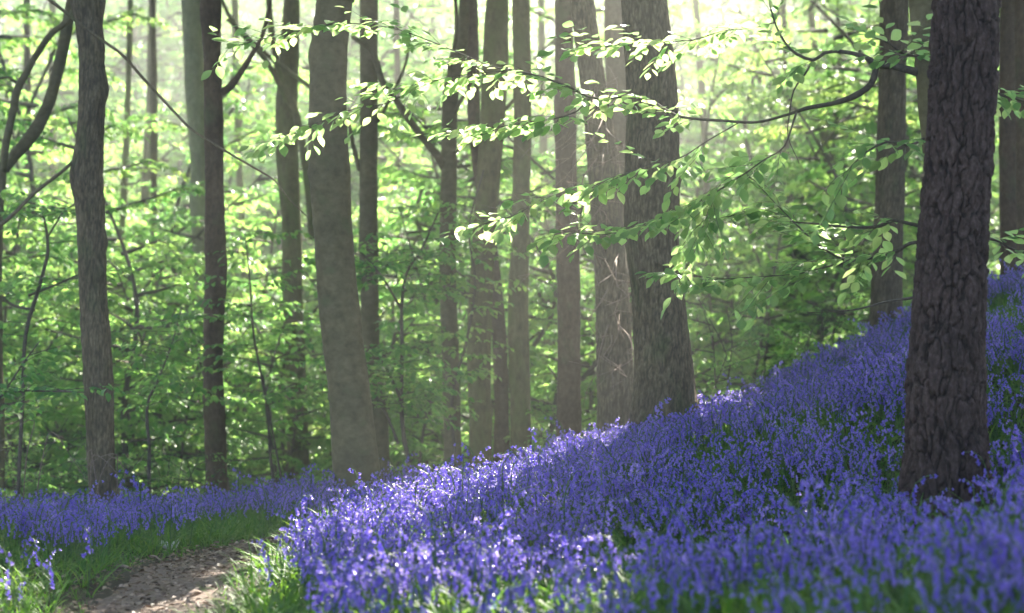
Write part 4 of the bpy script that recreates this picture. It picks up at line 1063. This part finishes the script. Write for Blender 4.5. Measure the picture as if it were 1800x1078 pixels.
for k in near:
    root = link('bluebell', None, loc=(x[k], y[k], z[k])); root.rotation_euler = (tx_[k], ty_[k], rz[k]); root.scale = (sc[k],) * 3
    st_, hd_, lv_ = PARTS[ix[k]]
    link('stem', st_, root); tag(link('flower_head', hd_, root), kind='stuff')
    for l_ in lv_: link('leaf', l_, root)
    if 1560 < hp[k] < 1790: lab, grp = 'violet-blue bluebell in the clump growing in front of the pine', 'bluebells in front of the pine'
    elif hp[k] < 520: lab, grp = 'violet-blue bluebell on the grassy verge of the path', 'bluebells on the path verge'
    else: lab, grp = 'violet-blue bluebell in the open foot of the flower bank', 'bluebells at the foot of the bank'
    tag(root, lab, 'bluebell', grp)
o = ~isnear
scatter_object('bluebells', np.c_[x, y, z][o], np.c_[tx_, ty_, rz][o], sc[o], ix[o], TPL, 'carpet of violet bluebells covering the whole bank', 'bluebells')
print('bluebells', len(x))
# strap leaves everywhere among them
x, y = spots(125, -6, 7.2, 4.4, 19)
pd, ps = path_dist(x, y)
CHIP = hit(300, 968)
k = ((x - CHIP[0]) ** 2 * 2 + (y - CHIP[1] + .16) ** 2 * .6 > .15 ** 2) & (pd > .03) & (rng.random(len(x)) < np.where(pd < .25, .55, 1)) & (y < 18 + .25 * x)
x, y, pd, ps = x[k], y[k], pd[k], ps[k]
scl = rng.uniform(.65, 1.15, len(x)) * np.where(pd < .18, .55, 1) * np.where((ps < 0) & (y < 10), .8, 1)
scatter_object('bluebell_leaves', np.c_[x, y, gz(x, y)], np.c_[rng.normal(0, .12, len(x)), rng.normal(0, .12, len(x)), rng.random(len(x)) * 6.28], scl, rng.integers(0, 5, len(x)), TPL2, 'long narrow green strap leaves between the bluebells', 'leaves')
print('straps', len(x))

# ------------------------------------------------------------------ leaf litter on and beside the path
n = 5200
t = rng.uniform(0, 1, n) ** .8; ii = (t * (len(pp) * .62)).astype(int) + int(len(pp) * .10)
ii = np.clip(ii, 0, len(pp) - 1)
e = rng.normal(0, .75, n) * (pw[ii] + .05)
lx = pp[ii, 0] + pn[ii, 0] * e; ly = pp[ii, 1] + pn[ii, 1] * e
lz = gz(lx, ly) + .014 + rng.random(n) * .02
ang = rng.random(n) * 6.28
d_ = np.stack([np.cos(ang), np.sin(ang), rng.normal(0, .18, n)], 1); n_ = np.stack([rng.normal(0, .3, n), rng.normal(0, .3, n), np.ones(n)], 1)
V, q, tr = leaf_hex(np.c_[lx, ly, lz], d_, n_, rng.uniform(.015, .05, n), .55)
v = rng.random(n)
tag(link('leaf_litter', mesh_np('leaf_litter', V, [q, tr], M['litter'], False, np.concatenate([np.repeat(v, 2), np.repeat(v, 2)]))), 'brown and pale dead leaf litter lying on the path', 'leaf litter', kind='stuff')

# pale split piece of wood by the path
c = CHIP
m = MB()
for pts_ in ([(0, 0), (-.055, .012), (-.075, .035), (-.06, .052), (-.03, .046), (-.008, .030)], [(0, 0), (-.004, .030), (.012, .045), (.040, .058), (.048, .040), (.036, .012), (.020, -.006)]):
    kk = len(pts_); A = np.array([[x_, -.006 + .2 * z_, z_] for x_, z_ in pts_]); B = A + [0.003, .012, .004]
    cA, cB = A.mean(0) + [0, -.006, 0], B.mean(0) + [0, .004, 0]
    VV = np.vstack([A, B, cA, cB]); FF = [[(i + 1) % kk, i, 2 * kk] for i in range(kk)] + [[kk + i, kk + (i + 1) % kk, 2 * kk + 1] for i in range(kk)]
    n0 = m.n; m.add(VV, FF); m.F.setdefault(4, []).append(np.array([[i, (i + 1) % kk, kk + (i + 1) % kk, kk + i] for i in range(kk)]) + n0)
o = link('wood_chip', m.mesh('wood_chip', M['pale']), loc=(c[0], c[1], c[2] + .005))
tag(o, 'pale split wood chip lying where the grass verge meets the path', 'wood chip')
# fallen sticks beside the path
for x0, y0, x1, y1, w in [(200, 1003, 232, 1006, 7), (262, 982, 285, 992, 5), (330, 1055, 352, 1050, 8)]:
    a_, b_ = hit(x0, y0), hit(x1, y1); a_[2] += .015; b_[2] += .015
    m = MB(); add_tube(m, [a_, (a_ + b_) / 2 + [0, 0, .012], b_], [w / 2 / FPX * 9, w / 2.2 / FPX * 9, w / 3.5 / FPX * 9], 7, .02, .2, 5)
    tag(link('fallen_stick', m.mesh('fallen_stick', M['deadtwig'], a_), loc=a_), 'short grey stick lying at the edge of the path', 'stick', 'sticks by the path')

# fern fronds behind the crest
for px_, row_, D_, n_f, s_ in [(792, 815, 15.5, 6, .34), (1305, 640, 18.5, 8, .5), (1420, 615, 19.5, 8, .5)]:
    b0 = PW(px_, row_, D_); b0[2] = gz1(b0[0], b0[1])
    root = link('fern', None, loc=b0)
    for i in range(n_f):
        a_ = i * 6.28 / n_f + rng.normal(0, .2); dd_ = np.array([math.cos(a_), math.sin(a_), 0]); sd_ = np.array([-dd_[1], dd_[0], 0])
        P = [dd_ * s_ * t_ + np.array([0, 0, s_ * (1.5 * t_ - .95 * t_ * t_)]) for t_ in np.linspace(0, 1, 12)]
        mb = MB(); add_tube(mb, P, np.linspace(.004, .001, 12), 4)
        pos_, d2_, n2_, s2_ = [], [], [], []
        Pr, _ = resample(P, np.zeros(12), .012)
        for j, p_ in enumerate(Pr[3:]):
            t_ = j / len(Pr)
            for sg in (-1, 1): pos_.append(p_); d2_.append(sd_ * sg + dd_ * .35 + [0, 0, -.1]); n2_.append([0, 0, 1]); s2_.append(s_ * .26 * math.sin(min(1, t_ * 3 + .25) * 1.57) * (1.02 - t_))
        V, F = leaf_quads(np.array(pos_), np.array(d2_), np.array(n2_), np.array(s2_), .22)
        mb.add(V, F)
        V, F = mb.arrays()
        link('frond', mesh_np('frond', V, F, M['leaf'], True, np.full(sum(len(f) for f in F), .45)), root)
    tag(root, {792: 'small fern with upright fronds behind the sunlit flowers', 1305: 'spreading fern below the oak side of the bank crest', 1420: 'spreading fern higher along the crest towards the pine'}[px_], 'fern')

# ------------------------------------------------------------------ haze: the damp woodland air
hb = np.array([[x_, y_, z_] for x_ in (-112, 112) for y_ in (-32, 222) for z_ in (GV[:, 2].min() - 1, 38.0)])
hf = np.array([[0, 1, 3, 2], [4, 6, 7, 5], [0, 4, 5, 1], [2, 3, 7, 6], [0, 2, 6, 4], [1, 5, 7, 3]])
hm, nt, out = new_mat('haze')
pv_ = nt.nodes.new('ShaderNodeVolumePrincipled'); pv_.inputs['Density'].default_value = HAZE_DENSITY; pv_.inputs['Color'].default_value = (.97, 1, .93, 1); pv_.inputs['Anisotropy'].default_value = .6
nt.links.new(pv_.outputs[0], out.inputs['Volume'])
tag(link('haze', mesh_np('haze', hb, hf, hm, False)), 'pale sunlit haze filling the air of the wood', 'haze', kind='stuff')
